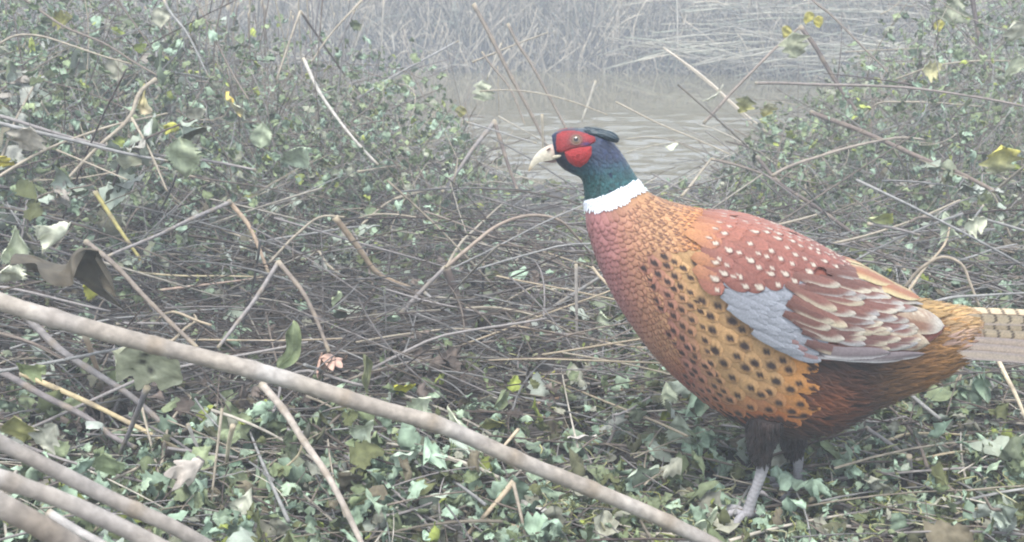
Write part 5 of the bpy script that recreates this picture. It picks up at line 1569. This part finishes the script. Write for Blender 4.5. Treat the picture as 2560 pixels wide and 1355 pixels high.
# ------------------------------------------------------------------ bramble shoots: a cane with leaves
def make_shoot(seed, nleaf, length, lean, label, group, size=(.024, .046)):
    r = np.random.default_rng(seed)
    root = empty('bramble_shoot')
    tag(root, label, 'bramble', group)
    t = np.linspace(0, 1, 22)
    az = 0.0
    P = np.stack([lean * t ** 1.6 * length * .9 + .012 * np.sin(t * 9 + seed), .10 * length * np.sin(t * 2.2 + seed) * t, length * (t - .38 * t ** 2.4) + .006 * np.cos(t * 11)], -1)
    c = np.array([BROWN, DARK, TAN, MAUVE][seed % 4]) * (1 + .12 * r.normal(size=(22, 1)))
    MB().tubes(P[None], np.linspace(.0032, .0012, 22)[None], c[None], 6).build('stem', M['stem'], root)
    for k in range(nleaf):
        f = r.uniform(.25, 1)
        p = P[int(f * 21)]
        o = bpy.data.objects.new('leaf', LEAF_MESH[int(r.integers(0, len(LEAF_MESH)))])
        s = r.uniform(*size)
        m = Matrix.Rotation(r.uniform(0, 6.28), 4, 'Z') @ Matrix.Rotation(r.normal(-.5, .6), 4, 'X') @ Matrix.Rotation(r.normal(0, .6) + (math.pi if r.uniform() < .4 else 0), 4, 'Y')
        o.matrix_world = Matrix.Translation(tuple(p)) @ m @ Matrix.Scale(s, 4)
        COL.objects.link(o)
        o.parent = root
    return root

def plant_shoots(protos, spots):
    for i, (x, y, yaw, s) in enumerate(spots):
        p = protos[i % len(protos)]
        o = p if i < len(protos) else copy_tree(p)
        o.location = (x, y, float(ground(x, y)) - .01)
        o.rotation_euler = (RNG.normal(0, .18), RNG.normal(0, .18), yaw)
        o.scale = (s, s, s)

LAB_L, GRP_L = 'leafy bramble shoot with small grey green leaves in the bush beside the stream', 'bramble shoots of the bush on the left'
LAB_R, GRP_R = 'leafy bramble shoot with dull green leaves on the bank behind the pheasant', 'bramble shoots behind the pheasant'
LAB_F, GRP_F = 'low sprig of small ragged leaves growing out of the litter', 'low sprigs in the litter'
pl = [make_shoot(10 + k, 17 + k % 4, .42 + .05 * (k % 3), (-1) ** k * .7, LAB_L, GRP_L, (.026, .055)) for k in range(6)]
spots = []
for _ in range(95):
    y = RNG.uniform(2.0, 4.0)
    x = RNG.uniform(-.62 * y - .1, -.13 * y + .02)
    spots.append((x, y, RNG.uniform(0, 6.28), RNG.uniform(.8, 1.3) * (1.15 if x < -.34 * y else .5)))
plant_shoots(pl, spots)
pr = [make_shoot(30 + k, 16 + k % 4, .42 + .05 * (k % 3), (-1) ** k * .8, LAB_R, GRP_R, (.024, .05)) for k in range(6)]
spots = []
for _ in range(80):
    y = RNG.uniform(2.1, 4.6)
    x = RNG.uniform(.17 * y, .62 * y + .1)
    hgt = sstep(.17, .42, x / y)
    spots.append((x, y, RNG.uniform(0, 6.28), RNG.uniform(.35, .6) + .45 * hgt * RNG.uniform(.3, 1)))
plant_shoots(pr, spots)
pf = [make_shoot(50 + k, 8 + k % 3, .10 + .02 * (k % 3), (-1) ** k * .8, LAB_F, GRP_F, (.018, .034)) for k in range(4)]
xs, ys = scatter_floor(150, 1.05, 2.4, 1.6, .5)
plant_shoots(pf, [(a, b, RNG.uniform(0, 6.28), RNG.uniform(.7, 1.2)) for a, b in zip(xs, ys) if near_bird(a, b) < .3])

# ------------------------------------------------------------------ upright reeds at the top of the bush and on the far bank
def reed(label, group, pts, y, width, colour):
    traced_stem('reed_stem', label, pts, -y, None, width, colour, cat='reed', group=group, wob=.5, sides=6)
for i in range(44):
    px = RNG.uniform(430, 900); top = RNG.uniform(-60, 40); bot = top + RNG.uniform(150, 300)
    dx = RNG.normal(0, 26)
    reed('thin dry upright reed standing behind the bush before the water', 'upright reeds behind the bush', [(px + dx, top), (px + dx * .45 + RNG.normal(0, 5), (top + bot) / 2), (px, bot)], RNG.uniform(2.7, 3.8), RNG.uniform(4, 7.5), [TAN, BROWN, GREY, MAUVE][i % 4])
reed('white bare reed standing on the far bank', None, [(1692, -20), (1694, 70), (1694, 133)], 8.2, 5, PALE)
reed('tall pale reed bent over at the far waterline left of the kinked one', None, [(960, 0), (955, 90), (956, 175)], 7.9, 7, TAN)
reed('kinked pale reed at the far waterline', None, [(980, 86), (986, 130)], 8.0, 6, PALE)

def bank_grass():
    mb = MB()
    for n, wl, hl, tones in ((19000, 1.3, 1.0, [(0.40, 0.35, 0.27), (0.29, 0.25, 0.20), (0.16, 0.14, 0.115), (0.55, 0.48, 0.37), (0.44, 0.38, 0.30), (0.12, 0.105, 0.085)]),
                             (3500, 1.4, .75, [(0.22, 0.235, 0.19), (0.27, 0.265, 0.22), (0.36, 0.33, 0.28)])):
        u = RNG.uniform(0, 1, n) ** 1.15 * 2.1
        x = RNG.uniform(-1, 1, n) * 6.5
        y = far_edge(x) + u - .12
        ok = (y < 12.4)
        x, y, u = x[ok], y[ok], u[ok]
        n2 = len(x)
        L = RNG.uniform(.2, .85, n2) * hl * (0.75 + .25 * sstep(0, .6, u)) * (1 - .6 * sstep(.9, 1.8, u))
        lean = RNG.normal(0, .42, n2)
        t = np.linspace(0, 1, 7)
        fall = RNG.uniform(.0, 1, n2) ** 2 * .9
        P = np.zeros((n2, 7, 3))
        P[..., 0] = x[:, None] + L[:, None] * (lean[:, None] * t + .05 * RNG.normal(size=(n2, 1)) * np.sin(t * 3))
        P[..., 1] = y[:, None] - L[:, None] * fall[:, None] * .55 * t ** 1.5
        P[..., 2] = ground(x, y)[:, None] - .02 + L[:, None] * (t * np.clip(1 - .25 * np.abs(lean[:, None]), .3, 1) - fall[:, None] * .62 * t ** 2.2)
        P[..., 2] = np.maximum(P[..., 2], np.maximum(ground(P[..., 0], P[..., 1]) + .004, WATER_Z - .05))
        r = RNG.uniform(.0018, .0062, n2)[:, None] * np.linspace(1, .45, 7) * wl
        C = np.array(tones)[RNG.integers(0, len(tones), n2)] * RNG.uniform(.7, 1.15, (n2, 1))
        mb.tubes(P, r, np.repeat(C[:, None], 7, 1), sides=4)
    o = mb.build('far_bank_grass', M['bank_grass'])
    tag(o, kind='stuff')
bank_grass()

def bank_straw():
    """flattened reeds combed over the right-hand end of the far bank"""
    n = 1500
    x = RNG.uniform(1.2, 6.0, n); u = RNG.uniform(-.25, 1.6, n); y = far_edge(x) + u
    L = RNG.uniform(.4, 1.3, n); el = RNG.normal(-.05, .16, n); yw = RNG.normal(-.12, .28, n)
    t = np.linspace(-.5, .5, 6)
    P = np.zeros((n, 6, 3))
    P[..., 0] = x[:, None] + L[:, None] * np.cos(yw)[:, None] * t
    P[..., 1] = y[:, None] + L[:, None] * np.sin(yw)[:, None] * t
    P[..., 2] = np.maximum(ground(x, y), WATER_Z - .05)[:, None] + .06 + RNG.uniform(0, .22, n)[:, None] + L[:, None] * el[:, None] * t + .05 * (1 - 4 * t ** 2) * L[:, None]
    C = np.array([(0.36, 0.33, 0.26), (0.27, 0.25, 0.21), (0.3, 0.31, 0.24), (0.42, 0.4, 0.32)])[RNG.integers(0, 4, n)] * RNG.uniform(.75, 1.15, (n, 1))
    o = MB().tubes(P, RNG.uniform(.002, .0055, n)[:, None], np.repeat(C[:, None], 6, 1), sides=4).build('flattened_reeds', M['bank_grass'])
    tag(o, kind='stuff')
bank_straw()

def moss_clump(px, py, y, r_px, label):
    c = at(px, py, y)
    c[2] = float(ground(c[0], c[1]))
    dep = c[1] * CP + (CAM_H - c[2]) * SP
    R = r_px * dep / FPX
    n = 520
    a = RNG.uniform(0, 6.283, n); q = np.sqrt(RNG.uniform(0, 1, n))
    base = np.stack([np.cos(a) * q * R, np.sin(a) * q * R * .8, np.zeros(n)], -1)
    d = np.stack([np.cos(a) * q * .7, np.sin(a) * q * .7, 1 - .3 * q], -1) + RNG.normal(0, .22, (n, 3))
    L = R * RNG.uniform(.45, .9, n) * (1.1 - .5 * q)
    t = np.linspace(0, 1, 5)
    P = base[:, None] + d[:, None] * (L[:, None] * t)[..., None]
    C = np.array([(0.17, 0.18, 0.03), (0.24, 0.25, 0.05), (0.12, 0.14, 0.03)])[RNG.integers(0, 3, n)] * RNG.uniform(.7, 1.3, (n, 1))
    o = MB().tubes(P, np.array([.0012, .0016, .0016, .0013, .0004])[None] * RNG.uniform(.8, 1.5, (n, 1)), np.repeat(C[:, None], 5, 1), sides=4).build('moss_clump', M['litter'])
    o.location = c
    tag(o, label, 'moss')
def moss_mat():
    """low curling yellow-green moss and grass threaded through the litter at the bird's side"""
    n = 7000
    x, y = scatter_floor(n, .95, 2.6, 2.0, .55)
    ok = RNG.uniform(0, 1, len(x)) < sstep(-.05, .12, x / y) * (.35 + .65 * np.sin(x * 14 + 2 * np.sin(y * 9)) ** 2)
    x, y = x[ok], y[ok]; n = len(x)
    t = np.linspace(0, 1, 6)
    L = RNG.uniform(.012, .05, n); az = RNG.uniform(0, 6.283, n); el = RNG.uniform(.15, 1.2, n)
    d = np.stack([np.cos(az) * np.cos(el), np.sin(az) * np.cos(el), np.sin(el)], -1)
    P = np.stack([x, y, ground(x, y) + .012 + RNG.uniform(0, .04, n) * (1 - .8 * near_bird(x, y))], -1)[:, None] + d[:, None] * (L[:, None] * t)[..., None]
    P[..., 2] -= (L[:, None] * .5 * t ** 2)
    P[..., 0] += .15 * L[:, None] * np.sin(t * 5 + az[:, None])
    C = np.array([(0.24, 0.25, 0.09), (0.30, 0.30, 0.15), (0.36, 0.35, 0.22), (0.17, 0.19, 0.07)])[RNG.integers(0, 4, n)] * RNG.uniform(.7, 1.25, (n, 1))
    o = MB().tubes(P, RNG.uniform(.0006, .0014, n)[:, None] * np.linspace(1, .4, 6), np.repeat(C[:, None], 6, 1), sides=4).build('moss_and_grass', M['litter'])
    tag(o, kind='stuff')
moss_mat()
moss_clump(1985, 1225, 1.3, 62, 'olive yellow clump of moss behind the standing leg')
moss_clump(1895, 1200, 1.36, 26, 'small olive tuft of moss left of the shank')
